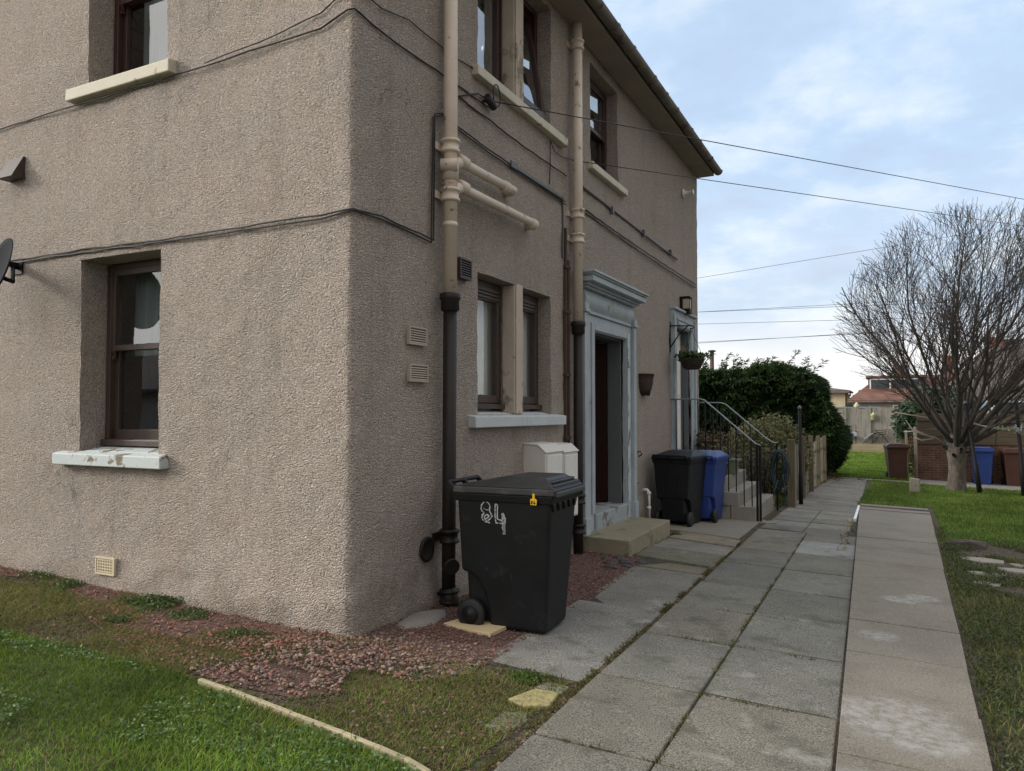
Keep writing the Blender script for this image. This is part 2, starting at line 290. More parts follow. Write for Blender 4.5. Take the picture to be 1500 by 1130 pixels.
M['brick'] = brickmat('garden_brick', (.17, .075, .045), (.10, .055, .04), (.17, .145, .12))
M['brick_red'] = brickmat('chimney_brick', (.30, .11, .06), (.22, .085, .05), (.2, .17, .14))
M['red_tiles'] = tilemat('red_roof_tiles', (.17, .08, .055), (.13, .06, .045))
M['grey_tiles'] = tilemat('grey_brown_roof_tiles', (.11, .09, .082), (.085, .07, .065))
M['cream_wall'] = mat('cream_house_render', (.50, .44, .30), .9, .08, 2, 60, .2, .004)
M['grey_wall'] = mat('grey_house_render', (.30, .275, .25), .9, .1, 2, 60, .3, .005)
M['white_frame'] = mat('white_window_frame', (.72, .74, .75), .5, .05, 5, 0, 0)
M['pane'] = mat('dark_window_pane', (.035, .045, .055), .08, .2, 2, 0, 0)
M['slate'] = mat('dark_slate_stone', (.045, .045, .05), .6, .3, 14, 60, .4, .004)
M['yellow_stone'] = mat('mossy_yellow_stone', (.34, .29, .13), .9, .2, 12, 70, .8, .006, (.22, .19, .11), .56, 14)
M['flag'] = mat('pale_flagstone', (.27, .25, .205), .9, .15, 8, 60, .5, .005)
M['log'] = mat('old_grey_log', (.09, .078, .07), .9, .3, 9, 40, .8, .01)
M['block'] = mat('grey_concrete_block', (.27, .235, .20), .9, .15, 10, 60, .5, .005)
M['car_silver'] = mat('silver_car_paint', (.42, .44, .47), .3, .05, 2, 0, 0, metal=.5)
M['car_blue'] = mat('pale_blue_car_paint', (.19, .33, .42), .3, .05, 2, 0, 0, metal=.2)
M['bluebox'] = mat('blue_grey_shed_paint', (.17, .22, .28), .7, .1, 3, 0, 0)
M['tarmac'] = mat('tarmac', (.055, .055, .056), .9, .2, 3, 90, .5, .005)
M['line'] = mat('pale_washing_line', (.45, .55, .55), .6, .1, 5, 0, 0)
M['peg'] = mat('pale_green_peg', (.40, .43, .22), .5, .1, 5, 0, 0)
M['lounger'] = mat('pale_blue_grey_sling', (.40, .44, .50), .7, .1, 8, 0, 0)

# ------------------------------------------------------------------ mesh helpers
def root_of(o):
    while o.parent: o = o.parent
    return o
class MB:
    def __init__(s, tf=None): s.v = []; s.f = []; s.sm = []; s.tf = tf
    def add(s, vs, fs, smooth=False):
        k = len(s.v)
        s.v += [tuple(s.tf(*p)) if s.tf else tuple(p) for p in vs]
        s.f += [tuple(i+k for i in f) for f in fs]; s.sm += [smooth]*len(fs); return s
    def box(s, x0, x1, y0, y1, z0, z1):
        return s.add([(x, y, z) for x in (x0, x1) for y in (y0, y1) for z in (z0, z1)],
                     [(0, 1, 3, 2), (4, 6, 7, 5), (0, 4, 5, 1), (2, 3, 7, 6), (0, 2, 6, 4), (1, 5, 7, 3)])
    def hexa(s, b, t):                              # 4 bottom points, 4 top points
        return s.add(list(b)+list(t), [(3, 2, 1, 0), (4, 5, 6, 7), (0, 1, 5, 4), (1, 2, 6, 5), (2, 3, 7, 6), (3, 0, 4, 7)])
    def bar(s, p0, p1, w, h, up=(0, 0, 1)):
        p0, p1 = Vector(p0), Vector(p1); d = (p1-p0).normalized(); a = d.cross(Vector(up))
        if a.length < 1e-4: a = d.cross(Vector((1, 0, 0)))
        a.normalize(); b = a.cross(d)
        q = [(-1, -1), (1, -1), (1, 1), (-1, 1)]
        return s.hexa([p0+a*i*w/2+b*j*h/2 for i, j in q], [p1+a*i*w/2+b*j*h/2 for i, j in q])
    def tube(s, pts, r, n=8, cap=True, closed=False):
        pts = [Vector(p) for p in pts]; m = len(pts); rs = r if isinstance(r, (list, tuple)) else [r]*m
        vs = []; ref = None
        for i, p in enumerate(pts):
            d = (pts[min(i+1, m-1)]-pts[max(i-1, 0)])
            d = d.normalized() if d.length > 1e-9 else Vector((0, 0, 1))
            if ref is None: ref = Vector((0, 0, 1)) if abs(d.z) < .9 else Vector((1, 0, 0))
            a = d.cross(ref)
            if a.length < 1e-3: a = d.cross(Vector((.3, 1, .2)))
            a.normalize(); b = a.cross(d); ref = b.cross(a) if False else ref
            for k in range(n):
                t = 2*math.pi*k/n; vs.append(p+a*math.cos(t)*rs[i]+b*math.sin(t)*rs[i])
        fs = [(i*n+k, i*n+(k+1) % n, (i+1)*n+(k+1) % n, (i+1)*n+k) for i in range(m-1) for k in range(n)]
        k0 = len(s.f); s.add(vs, fs, True)
        if cap and n > 2:
            s.f.append(tuple(len(s.v)-m*n+k for k in range(n))[::-1]); s.sm.append(False)
            s.f.append(tuple(len(s.v)-n+k for k in range(n))); s.sm.append(False)
        return s
    def lathe(s, c, prof, n=20, axis='z', sharp=True):
        vs = []
        for r, h in prof:
            for k in range(n):
                t = 2*math.pi*k/n; x, y = r*math.cos(t), r*math.sin(t)
                vs.append({'z': (c[0]+x, c[1]+y, c[2]+h), 'x': (c[0]+h, c[1]+x, c[2]+y), 'y': (c[0]+x, c[1]+h, c[2]+y)}[axis])
        m = len(prof)
        s.add(vs, [(i*n+k, i*n+(k+1) % n, (i+1)*n+(k+1) % n, (i+1)*n+k) for i in range(m-1) for k in range(n)], True)
        o = len(s.v)-m*n
        s.f.append(tuple(o+k for k in range(n))[::-1]); s.sm.append(False)
        s.f.append(tuple(o+(m-1)*n+k for k in range(n))); s.sm.append(False); return s
    def prism(s, pts, vec):
        n = len(pts); v = Vector(vec); top = [Vector(p)+v for p in pts]
        return s.add(list(pts)+top, [tuple(range(n))[::-1], tuple(range(n, 2*n))]+[(i, (i+1) % n, n+(i+1) % n, n+i) for i in range(n)])
    def build(s, name, m, parent=None, bevel=0, seg=2, local=False, weld=False):
        me = bpy.data.meshes.new(name)
        off = Vector((0, 0, 0))
        if parent and not local: off = root_of(parent).location
        me.from_pydata([tuple(Vector(p)-off) for p in s.v], [], s.f)
        me.polygons.foreach_set('use_smooth', s.sm)
        if len(s.f) < 60000:
            bm = bmesh.new(); bm.from_mesh(me)
            if weld: bmesh.ops.remove_doubles(bm, verts=bm.verts, dist=1e-4)
            bmesh.ops.recalc_face_normals(bm, faces=bm.faces); bm.to_mesh(me); bm.free()
        me.materials.append(m); me.update()
        o = bpy.data.objects.new(name, me); COL.objects.link(o)
        if parent: o.parent = parent
        if bevel:
            b = o.modifiers.new('bevel', 'BEVEL'); b.width = bevel; b.segments = seg; b.limit_method = 'ANGLE'; b.angle_limit = math.radians(35)
            b.harden_normals = False
        return o
def np_mesh(name, V, T, m, colr=None, parent=None, smooth=False):
    """fast triangle mesh; colr is one colour per vertex"""
    me = bpy.data.meshes.new(name); V = np.asarray(V, np.float32); T = np.asarray(T, np.int32)
    if parent: V = V - np.array(root_of(parent).location, np.float32)
    me.vertices.add(len(V)); me.vertices.foreach_set('co', V.ravel())
    me.loops.add(T.size); me.loops.foreach_set('vertex_index', T.ravel())
    me.polygons.add(len(T)); me.polygons.foreach_set('loop_start', np.arange(len(T), dtype=np.int32)*3)
    try: me.polygons.foreach_set('loop_total', np.full(len(T), 3, np.int32))
    except Exception: pass
    me.polygons.foreach_set('use_smooth', np.full(len(T), smooth))
    if colr is not None:
        a = me.attributes.new('col', 'FLOAT_COLOR', 'POINT'); c = np.ones((len(V), 4), np.float32); c[:, :3] = colr
        a.data.foreach_set('color', c.ravel())
    me.update(calc_edges=True); me.validate(); me.materials.append(m)
    o = bpy.data.objects.new(name, me); COL.objects.link(o)
    if parent: o.parent = parent
    return o
def tag(o, label=None, cat=None, group=None, kind=None):
    for k, v in (('label', label), ('category', cat), ('group', group), ('kind', kind)):
        if v: o[k] = v
    return o
def thing(name, label, cat, loc=(0, 0, 0), rotz=0, group=None):
    o = bpy.data.objects.new(name, None); COL.objects.link(o); o.location = loc; o.rotation_euler = (0, 0, rotz); o.empty_display_size = .1
    return tag(o, label, cat, group)
def copy_tree(o, parent=None):
    c = o.copy(); COL.objects.link(c)
    if parent: c.parent = parent
    for ch in list(o.children): copy_tree(ch, c)
    return c
def sheet(name, poly, dz, m, kind='structure', thick=0):
    mb = MB(); pts = [(x, y, gz(x, y)+dz) for x, y in poly]
    if thick: mb.prism([(x, y, z-thick) for x, y, z in pts], (0, 0, thick))
    else: mb.add(pts, [tuple(range(len(pts)))])
    o = mb.build(name, m); 
    if kind: o['kind'] = kind
    if not thick:
        for p in o.data.polygons:
            if p.normal.z < 0: o.data.flip_normals(); break
    return o
def in_poly(P, poly):
    x, y = P[:, 0], P[:, 1]; r = np.zeros(len(P), bool); n = len(poly)
    for i in range(n):
        x0, y0 = poly[i]; x1, y1 = poly[(i+1) % n]
        c = ((y0 > y) != (y1 > y)) & (x < (x1-x0)*(y-y0)/(y1-y0+1e-12)+x0); r ^= c
    return r
def vnoise(x, y, seed, f):
    """smooth pseudo-noise 0..1"""
    g = np.random.default_rng(seed); o = np.zeros_like(x); 
    for k in range(7):
        a = g.uniform(0, 6.28); w = f*g.uniform(.6, 1.9); o += np.sin((x*math.cos(a)+y*math.sin(a))*w+g.uniform(0, 6.28))
    return 1/(1+np.exp(-o*.9))

# ------------------------------------------------------------------ ground, lawns, gravel bed, path
def ground():
    xs = [-600, -8, 8, 600]; ys = [-600, -8, 24, 600]
    mb = MB(); mb.add([(x, y, gz(x, y)) for y in ys for x in xs], [(j*4+i, j*4+i+1, j*4+i+5, j*4+i+4) for j in range(3) for i in range(3)])
    o = mb.build('ground', M['ground']); o['kind'] = 'structure'
    if o.data.polygons[0].normal.z < 0: o.data.flip_normals()
ground()
LAWN = [(-8, -7.5), (1.95, -7.5), (1.62, -1.38), (1.2, -1.27), (.6, -1.16), (.0, -1.09), (-.5, -1.05), (-1.1, -1.08), (-1.9, -1.12), (-3, -.95), (-8, -.85)]
sheet('lawn', LAWN, .006, M['lawnsoil'])
GRAVEL = [(-4.6, .05), (-4.6, -.35), (-3.3, -.18), (-2.5, -.25), (-2.0, -.55), (-1.2, -.86), (-.5, -.98), (.05, -1.02), (.45, -.98), (.75, -.62), (1.0, -.22), (1.02, .1), (.98, 1.7), (.9, 3.6), (.72, 4.05), (-.04, 4.05), (-.04, .05)]
sheet('gravel_bed', GRAVEL, .005, M['gravelbed'])
RLAWN = [(3.9, 8.2), (7.9, 7.0), (7.9, 19.4), (4.2, 19.6), (2.72, 20.2), (2.60, 12.1), (3.9, 12.9)]
sheet('back_lawn', RLAWN, .006, M['farlawn'])
sheet('far_lawn', [(2.0, 20.9), (3.75, 20.9), (3.75, 24), (-4, 24), (-4, 22.2)], .006, M['farlawn'])
sheet('far_lawn', [(-4, 24), (3.9, 24), (3.9, 37.8), (-6, 37.8)], .006, M['farlawn'])
sheet('garden_bed', [(.05, 10.3), (1.40, 10.9), (1.40, 18.0), (.05, 18.0)], .006, M['lawnsoil'])

def slab_mesh(polys, name, m, thick=.07, gap=.0, seed=1, tilt=.004, cols=None, bev=.007):
    rng = random.Random(seed); mb = MB(); colr = []
    for k, P in enumerate(polys):
        c = np.mean(P, axis=0); tx, ty, h = rng.uniform(-tilt, tilt)/.5, rng.uniform(-tilt, tilt)/.5, rng.uniform(-.004, .006)
        top = [(x, y, gz(x, y)+.012+h+tx*(x-c[0])+ty*(y-c[1])) for x, y in P]
        b = [(x, y, z-thick) for x, y, z in top]
        if len(P) == 4: mb.hexa(b, top); nv = 8
        else: mb.prism(b, (0, 0, thick)); nv = 2*len(P)
        base = cols[k] if cols else None
        if base is None:
            g = rng.uniform(.84, 1.1); w = rng.uniform(-.006, .007); base = ((.147+w)*g, .143*g, (.121-w)*g)
        colr += [base]*nv
    o = mb.build(name, m, bevel=bev); a = o.data.attributes.new('col', 'FLOAT_COLOR', 'POINT')
    a.data.foreach_set('color', np.array([(*c, 1) for c in colr], np.float32).ravel()); return o
def path():
    rng = random.Random(4); P = []; cols = []
    yl = [-3.6, -2.66, -1.70, -.73, .23, 1.25, 2.19, 3.22, 4.38, 5.40, 6.41, 7.31]
    yr = [-3.6, -2.68, -1.71, -.74, .27, 1.31, 2.28, 3.28, 4.38, 5.51, 6.57, 7.40]
    xl = lambda y: 1.69-.025*(y+.7); xm = lambda y: 2.285-.018*(y+.7); xr = lambda y: 2.988-.0262*(y+.5)
    g = .006
    def q(x0, x1, a, b, ga=g): P.append([(x0(a)+ga, a+.011), (x1(a)-ga, a+.011), (x1(b)-ga, b-.011), (x0(b)+ga, b-.011)])
    for a, b in zip(yl, yl[1:]): q(xl, xm, a, b); cols.append(None)
    for i, (a, b) in enumerate(zip(yr, yr[1:])):
        q(xm, xr, a, b); cols.append((.23, .235, .22) if i == 9 else None)
    y = 7.42; 
    while y < 20.2:
        d = rng.uniform(.55, .72); w = lambda t, y=y: 1.50+.02*max(0, t-12)*.8; e = lambda t: 2.66-.012*max(0, t-12)
        jm = lambda t: 2.08
        k = .82+.25*rng.random(); c = (.165*k, .158*k, .14*k)
        if y < 10: q(w, jm, y, y+d, .006); q(jm, e, y, y+d, .006); cols += [c, tuple(x*rng.uniform(.9, 1.12) for x in c)]
        else: q(w, e, y, y+d, .004); cols.append(c)
        y += d
    # the wider old slabs between the path and the gravel
    P += [[(.95, .10), (1.642, .05), (1.60, 1.80), (.905, 1.84)], [(.895, 1.87), (1.597, 1.83), (1.557, 3.47), (.84, 3.53)],
          [(.66, 4.18), (1.545, 3.98), (1.525, 4.73), (.625, 4.83)], [(.62, 4.86), (1.522, 4.76), (1.508, 5.40), (.63, 5.62)]]
    cols += [(.175, .17, .155), (.155, .15, .132), (.13, .127, .095), (.18, .173, .15)]
    P += [[(.63, 5.66), (1.50, 5.45), (1.47, 6.03), (.62, 6.45)], [(.85, 3.60), (1.53, 3.55), (1.53, 3.90), (1.1, 3.93)]]; cols += [(.2, .175, .13), (.15, .135, .095)]
    o = slab_mesh(P, 'path', M['slab'], cols=cols, seed=3); o['kind'] = 'structure'
    sheet('path_bed', [(1.55, -4.2), (3.0, -4.2), (2.8, 7), (2.62, 12), (2.6, 20.3), (1.5, 20.3), (1.40, 8), (.6, 7.0), (.62, 3.2), (.9, .05), (1.62, 0)], .004, M['joint'])
    # apron of poured concrete under the far bins and the stair
    mb = MB(); 
    for pl in ([(.02, 6.42), (1.43, 6.10), (1.40, 7.95), (.02, 8.0)], [(.02, 8.0), (1.40, 7.95), (1.63, 8.04), (1.56, 10.9), (.02, 10.9)]):
        mb.hexa([(x, y, gz(x, y)-.06) for x, y in pl], [(x, y, gz(x, y)+.024) for x, y in pl])
    mb.build('pavement', M['apron'], bevel=.01)['kind'] = 'structure'
    # the raised strip of buff slabs on the right
    ys = [-4.2, -2.9, -1.75, -.28, .54, 1.45, 2.35, 3.3, 4.25, 5.2, 6.2, 7.2, 8.2, 9.15, 10.1, 11.0]
    L = lambda y: 3.0-.0275*(y+.5); R = lambda y: 3.60+.0185*(y+.3)
    P = []; cols = []
    for i, (a, b) in enumerate(zip(ys, ys[1:])):
        P.append([(L(a), a+.008), (R(a)+rng.uniform(-.005, .005), a+.005), (R(b)+rng.uniform(-.005, .005), b-.005), (L(b), b-.005)])
    mb = MB()
    for k, q4 in enumerate(P):
        h = rng.uniform(-.004, .004)
        mb.hexa([(x, y, gz(x, y)-.12) for x, y in q4], [(x, y, gz(x, y)+.055+h) for x, y in q4])
    mb.build('pavement', M['strip'], bevel=.003)['kind'] = 'structure'
path()
for i, (a, b, x0, x1, lab) in enumerate(((11.03, 11.42, 2.69, 3.81, 'wide grey weathered board lying at the far end of the buff slab strip'),
                            (11.47, 11.80, 2.68, 3.80, 'dark edged grey board closing the buff slab strip, nearest the back lawn'))):
    mb = MB(); mb.hexa([(x, y, gz(x, y)-.08) for x, y in ((x0, a), (x1, a), (x1, b), (x0, b))], [(x, y, gz(x, y)+.062+.02*i) for x, y in ((x0, a), (x1, a), (x1, b), (x0, b))])
    tag(mb.build('weathered_board', M['board_grey'], bevel=.008), lab, 'board', 'boards at the end of the slab strip')
sheet('paved_area', [(3.82, 19.4), (9.5, 19.1), (9.5, 22.1), (3.82, 22.1)], .010, M['concrete'])
sheet('path', [(1.5, 20.3), (3.85, 20.25), (3.85, 20.95), (1.6, 20.95)], .010, M['apron'])

# ------------------------------------------------------------------ the house
EAVE = 5.95
house = thing('house', 'two storey pebbledashed house with brown windows and beige downpipes beside the paved path', 'house', (0, 0, 0))
OPEN = {  # unrolled coordinate s (negative: gable wall x, positive: side wall y), z0, z1, depth
    'W1': (-2.88, -1.895, 1.17, 2.79, .24), 'W2': (-2.86, -1.87, 4.28, 5.86, .24),
    'W3a': (1.72, 2.47, 1.48, 2.735, .19), 'W3b': (2.615, 3.335, 1.48, 2.735, .19),
    'W4a': (1.70, 2.46, 4.54, 5.86, .18), 'W4b': (2.63, 3.31, 4.54, 5.86, .18),
    'W5': (4.53, 5.56, 4.53, 5.80, .20), 'D1': (4.46, 5.69, .04, 2.47, .21), 'D2': (8.42, 9.45, .62, 3.02, .22)}
def wall():
    r = .035
    def pos(s):
        if s < -r: return (s, 0), (0, -1)
        if s > r: return (0, s), (1, 0)
        a = -math.pi/2 + (s+r)/(2*r)*math.pi/2
        return (-r+r*math.cos(a), r+r*math.sin(a)), (math.cos(a), math.sin(a))
    def lines(fixed, lo, hi, step, fine=None):
        f = sorted(set([lo, hi]+[x for x in fixed if lo < x < hi])); out = [lo]
        for a, b in zip(f, f[1:]):
            n = max(1, math.ceil((b-a)/(step(.5*(a+b))))); out += [a+(b-a)*k/n for k in range(1, n+1)]
        return out
    fs = [v for o in OPEN.values() for v in o[:2]] + [-r, 0, r, -r/2, r/2]
    fz = [v for o in OPEN.values() for v in o[2:4]] + [-.05, .5]
    ss = lines(fs, -9.0, 10.15, lambda s: .4 if s < -4.4 else .05 if s < 4 else .12)
    zs = lines(fz, -.6, EAVE, lambda z: .055 if z < 3.2 else .09)
    Sg, Zg = np.meshgrid(np.array(ss), np.array(zs), indexing='ij')
    d = (vnoise(Sg, Zg, 5, 2.2)-.5)*.022 + (vnoise(Sg, Zg, 6, 17)-.5)*.010 + np.random.default_rng(2).uniform(-.0028, .0028, Sg.shape)
    d += .045*np.clip(1-(Zg+.05)/.6, 0, 1)**1.6 + np.where(Zg < .25, (vnoise(Sg, Zg, 9, 9)-.5)*.035, 0)
    V = []; idx = {}
    for i, s in enumerate(ss):
        (x, y), (nx, ny) = pos(s)
        for j, z in enumerate(zs):
            idx[i, j] = len(V); V.append((x+nx*d[i, j], y+ny*d[i, j], z))
    mb = MB(); hole = {}
    for i in range(len(ss)-1):
        for j in range(len(zs)-1):
            sm, zm = .5*(ss[i]+ss[i+1]), .5*(zs[j]+zs[j+1])
            if any(o[0] < sm < o[1] and o[2] < zm < o[3] for o in OPEN.values()): continue
            hole[i, j] = (idx[i, j], idx[i+1, j], idx[i+1, j+1], idx[i, j+1])
    mb.add(V, list(hole.values()), True)
    near = lambda L, v: min(range(len(L)), key=lambda k: abs(L[k]-v))
    for k, (s0, s1, z0, z1, dep) in OPEN.items():
        i0, i1, j0, j1 = near(ss, s0), near(ss, s1), near(zs, z0), near(zs, z1)
        loop = [(i, j0) for i in range(i0, i1)]+[(i1, j) for j in range(j0, j1)]+[(i, j1) for i in range(i1, i0, -1)]+[(i0, j) for j in range(j1, j0, -1)]
        o, inn = [], []
        for i, j in loop:
            (x, y), (nx, ny) = pos(ss[i]); o.append(V[idx[i, j]]); inn.append((x-nx*dep, y-ny*dep, zs[j]))
        n = len(o); mb.add(o+inn, [(a, (a+1) % n, n+(a+1) % n, n+a) for a in range(n)], True)
    # plain back walls and the gable peak
    mb.add([(0, 10.15, -.6), (-9, 10.15, -.6), (-9, 10.15, EAVE), (0, 10.15, EAVE)], [(0, 1, 2, 3)])
    mb.add([(-9, 0, -.6), (-9, 10.15, -.6), (-9, 10.15, EAVE), (-9, 0, EAVE)], [(0, 1, 2, 3)])
    for y in (0, 10.15): mb.add([(0, y, EAVE), (-9, y, EAVE), (-4.5, y, EAVE+3.6)], [(0, 1, 2)])
    o = mb.build('wall', M['dash'], house)
    md = o.modifiers.new('wn', 'WEIGHTED_NORMAL') if False else None
    try: o.data.set_sharp_from_angle(angle=math.radians(38))
    except Exception: pass
wall()
def roof():
    mb = MB(); ov = .34; sl_ = 3.6/4.5
    for sx in (1, -1):
        e = (0+ov) if sx > 0 else -9-ov; ze = EAVE+.10-ov*sl_+.40
        ridge = (-4.5, EAVE+3.6+.14)
        pts = [(e, ze-.03), (e, ze+.05), (ridge[0], ridge[1]+.06), (ridge[0], ridge[1]-.04)]
        mb.prism([(x, -.06, z) for x, z in pts], (0, 10.24, 0))
    mb.build('roof', M['roof'], house)
    for x0, x1 in ((.005, .325), (-9.325, -9.005)): mb = MB(); mb.box(x0, x1, -.04, 10.17, EAVE-.015, EAVE+.03); mb.build('soffit', M['soffit'], house)
    g = MB()                                     # half round cast gutter with socket joints
    def half(x, y0, y1, r, z):
        n = 12; vs = []
        for y in (y0, y1):
            for k in range(n+1):
                a = math.pi+math.pi*k/n; vs.append((x+r*math.cos(a), y, z+r*math.sin(a)))
            for k in range(n, -1, -1):
                a = math.pi+math.pi*k/n; vs.append((x+(r-.008)*math.cos(a), y, z+(r-.008)*math.sin(a)))
        m = 2*(n+1); g.add(vs, [(k, (k+1) % m, m+(k+1) % m, m+k) for k in range(m)]+[tuple(range(m))[::-1], tuple(range(m, 2*m))], False)
    half(.395, -.06, 10.19, .074, EAVE+.080)
    y = .3; rng = random.Random(3)
    while y < 10.1:
        half(.395, y, y+.07, .083, EAVE+.082); y += rng.choice((.9, .92, .6))
    half(.395, 10.15, 10.22, .084, EAVE+.082)
    g.build('gutter', M['gutter'], house)
    f = MB(); f.box(.299, .321, -.05, 10.18, EAVE+.031, EAVE+.16); f.build('fascia', M['brown'], house)
roof()

def rect_frame(mb, W, u0, u1, z0, z1, n0, n1, w, wt=None, wb=None):
    """four mitreless bars in the wall plane, from n0 (back) to n1 (front)"""
    wt = wt or w; wb = wb or w
    m = MB(W); m.box(u0, u0+w, n0, n1, z0, z1); m.box(u1-w, u1, n0, n1, z0, z1)
    m.box(u0+w, u1-w, n0, n1, z0, z0+wb); m.box(u0+w, u1-w, n0, n1, z1-wt, z1)
    mb.add(m.v, m.f)
def curtain_mesh(W, u0, u1, z0, z1, n, amp=.02, waves=9, m=None, parent=None, name='curtain'):
    mb = MB(W); k = waves*6; vs = []
    for i in range(k+1):
        u = u0+(u1-u0)*i/k; d = n+amp*math.sin(i/k*waves*6.283)+amp*.4*math.sin(i*1.7)
        vs += [(u, d, z0), (u, d, z1)]
    mb.add(vs, [(2*i, 2*i+2, 2*i+3, 2*i+1) for i in range(k)], True)
    return mb.build(name, m, parent)
def sash_window(W, u0, u1, z0, z1, dep, zm, m, parent=house, open_tilt=0, cname='dark_curtain', back=.0):
    """double hung sash: upper sash in front of the lower"""
    f = MB(); rect_frame(f, W, u0, u1, z0, z1, -dep-.10, -dep+.01, .055, .05, .055)
    mb = MB(W); mb.box(u0+.005, u1-.005, -dep+.0105, -dep+.055, z0, z0+.05); f.add(mb.v, mb.f)
    win = f.build('window', m, parent, bevel=.004)
    a, b = u0+.05, u1-.05
    s1 = MB(); rect_frame(s1, W, a, b, zm-.03, z1-.045, -dep-.035, -dep+.005, .05, .055, .05)
    h = MB(W)
    for u in (a, b-.045): h.hexa([(u, -dep-.03, zm-.03), (u+.045, -dep-.03, zm-.03), (u+.045, -dep+.003, zm-.03), (u, -dep+.003, zm-.03)][::-1],
                                 [(u+.008, -dep-.03, zm-.10), (u+.037, -dep-.03, zm-.10), (u+.037, -dep-.004, zm-.10), (u+.008, -dep-.004, zm-.10)])
    s1.add(h.v, h.f); s1.build('upper_sash', m, win, bevel=.004)
    s2 = MB(); rect_frame(s2, W, a, b, z0+.052, zm+.02, -dep-.085, -dep-.042, .05, .045, .085); s2.build('lower_sash', m, win, bevel=.004)
    g = MB(W); g.box(a+.047, b-.047, -dep-.022, -dep-.012, zm+.015, z1-.095); g.build('pane', M['glass'] if W is left else M['glass_clear'], win)
    g = MB(W); g.box(a+.047, b-.047, -dep-.068, -dep-.058, z0+.13, zm-.02); g.build('pane', M['glass'], win)
    return win
def sill(W, u0, u1, z0, z1, proj, dep, m, parent, name='sill', slope=.02, inner=None):
    mb = MB(W); i0, i1 = inner or (u0, u1)
    mb.hexa([(u0, -.03, z0), (u1, -.03, z0), (u1, proj, z0), (u0, proj, z0)], [(u0, -.03, z1), (u1, -.03, z1), (u1, proj, z1-slope), (u0, proj, z1-slope)])
    mb.hexa([(i0, -dep, z0+.03), (i1, -dep, z0+.03), (i1, -.031, z0+.03), (i0, -.031, z0+.03)], [(i0, -dep, z1+.035), (i1, -dep, z1+.035), (i1, -.031, z1+.002), (i0, -.031, z1+.002)])
    return mb.build(name, m, parent, bevel=.008)
# gable wall windows
w = sash_window(left, -2.872, -1.90, 1.215, 2.782, .24, 2.06, M['brown'])
sill(left, -3.12, -1.78, 1.06, 1.175, .075, .26, M['blue_sill'], w, inner=(-2.865, -1.905))
curtain_mesh(left, -2.80, -2.2, 2.0, 2.75, -.46, .015, 9, M['dark_curtain'], w)
w = sash_window(left, -2.852, -1.878, 4.29, 5.85, .24, 5.12, M['red_brown'])
sill(left, -3.05, -1.76, 4.165, 4.285, .07, .26, M['cream_sill'], w, inner=(-2.845, -1.885))
curtain_mesh(left, -2.8, -1.95, 4.3, 5.8, -.5, .02, 9, M['dark_curtain'], w)
# paired windows of the side wall
def casement(W, u0, u1, z0, z1, dep, m, tilt=0, vent=False, cname='curtain'):
    f = MB(); rect_frame(f, W, u0, u1, z0, z1, -dep-.07, -dep+.0, .06, .05, .055)
    if not tilt:
        mb = MB(W); mb.box(u0+.002, u1-.002, -dep+.001, -dep+.05, z0, z0+.045); f.add(mb.v, mb.f)
    win = f.build('window', m, house, bevel=.004)
    a, b, c, d = u0+.058, u1-.058, z0+.056, z1-.052
    s = MB(); g = MB()
    top = .13 if vent else .05
    rect_frame(s, W, a, b, c, d, -dep-.05, -dep+.012, .048, top, .075)
    if vent:
        mb = MB(W)
        for k in range(3): mb.box(a+.02, b-.02, -dep+.0125, -dep+.026, d-.05-.034*k+.004, d-.05-.034*k+.026)
        s.add(mb.v, mb.f)
    mb = MB(W); mb.box(a+.046, b-.046, -dep-.028, -dep-.016, c+.07, d-top+.004); g.add(mb.v, mb.f)
    if tilt:                                       # pivot sash: top leans in, bottom swings out
        piv = Vector(W((a+b)/2, -dep-.02, c+.62*(d-c))); ax = Vector(W(1, 0, 0))-Vector(W(0, 0, 0)); R = Matrix.Rotation(tilt, 3, ax)
        for q in (s, g): q.v = [tuple(piv+R@(Vector(p)-piv)) for p in q.v]
    sh = s.build('sash', m, win, bevel=.004); g.build('pane', M['glass_clear'] if not vent else M['glass'], win)
    return win
w = casement(side, 1.725, 2.465, 1.53, 2.73, .155, M['brown'], vent=True)
curtain_mesh(side, 1.76, 2.43, 1.5, 2.7, -.252, .006, 5, M['curtain'], w); 
w = casement(side, 2.62, 3.33, 1.53, 2.73, .155, M['brown'], vent=True)
curtain_mesh(side, 2.64, 3.30, 1.5, 2.7, -.252, .006, 7, M['curtain'], w)
w = casement(side, 1.705, 2.455, 4.56, 5.85, .15, M['red_brown'])
curtain_mesh(side, 1.75, 2.42, 4.6, 5.8, -.36, .02, 7, M['dark_curtain'], w)
w = casement(side, 2.635, 3.305, 4.56, 5.85, .15, M['red_brown'], tilt=math.radians(-9))
curtain_mesh(side, 2.65, 3.28, 4.6, 5.8, -.46, .02, 7, M['dark_curtain'], w)
def mullion(y0, y1, z0, z1, dep):
    mb = MB(side); mb.box(y0-.012, y1+.012, -dep, -.004, z0, z1-.002); mb.box(y0+.0, y1-.0, -.0039, .012, z0, z1+.01)
    tag(mb.build('mullion', M['render'], house, bevel=.008))
mullion(2.47, 2.615, 1.485, 2.735, .14); mullion(2.46, 2.63, 4.545, 5.86, .14)
s0 = sill(side, 1.55, 2.555, 1.365, 1.480, .085, .19, M['blue_sill_clean'], house, 'window_sill', .018, inner=(1.725, 2.47))
s0 = sill(side, 2.558, 3.54, 1.365, 1.480, .085, .19, M['blue_sill_clean'], house, 'window_sill', .018, inner=(2.615, 3.33))
sill(side, 1.60, 2.60, 4.445, 4.545, .075, .18, M['cream_sill'], house, 'window_sill', .012, inner=(1.71, 2.46))
sill(side, 2.603, 3.64, 4.445, 4.545, .075, .18, M['cream_sill'], house, 'window_sill', .012, inner=(2.63, 3.30))
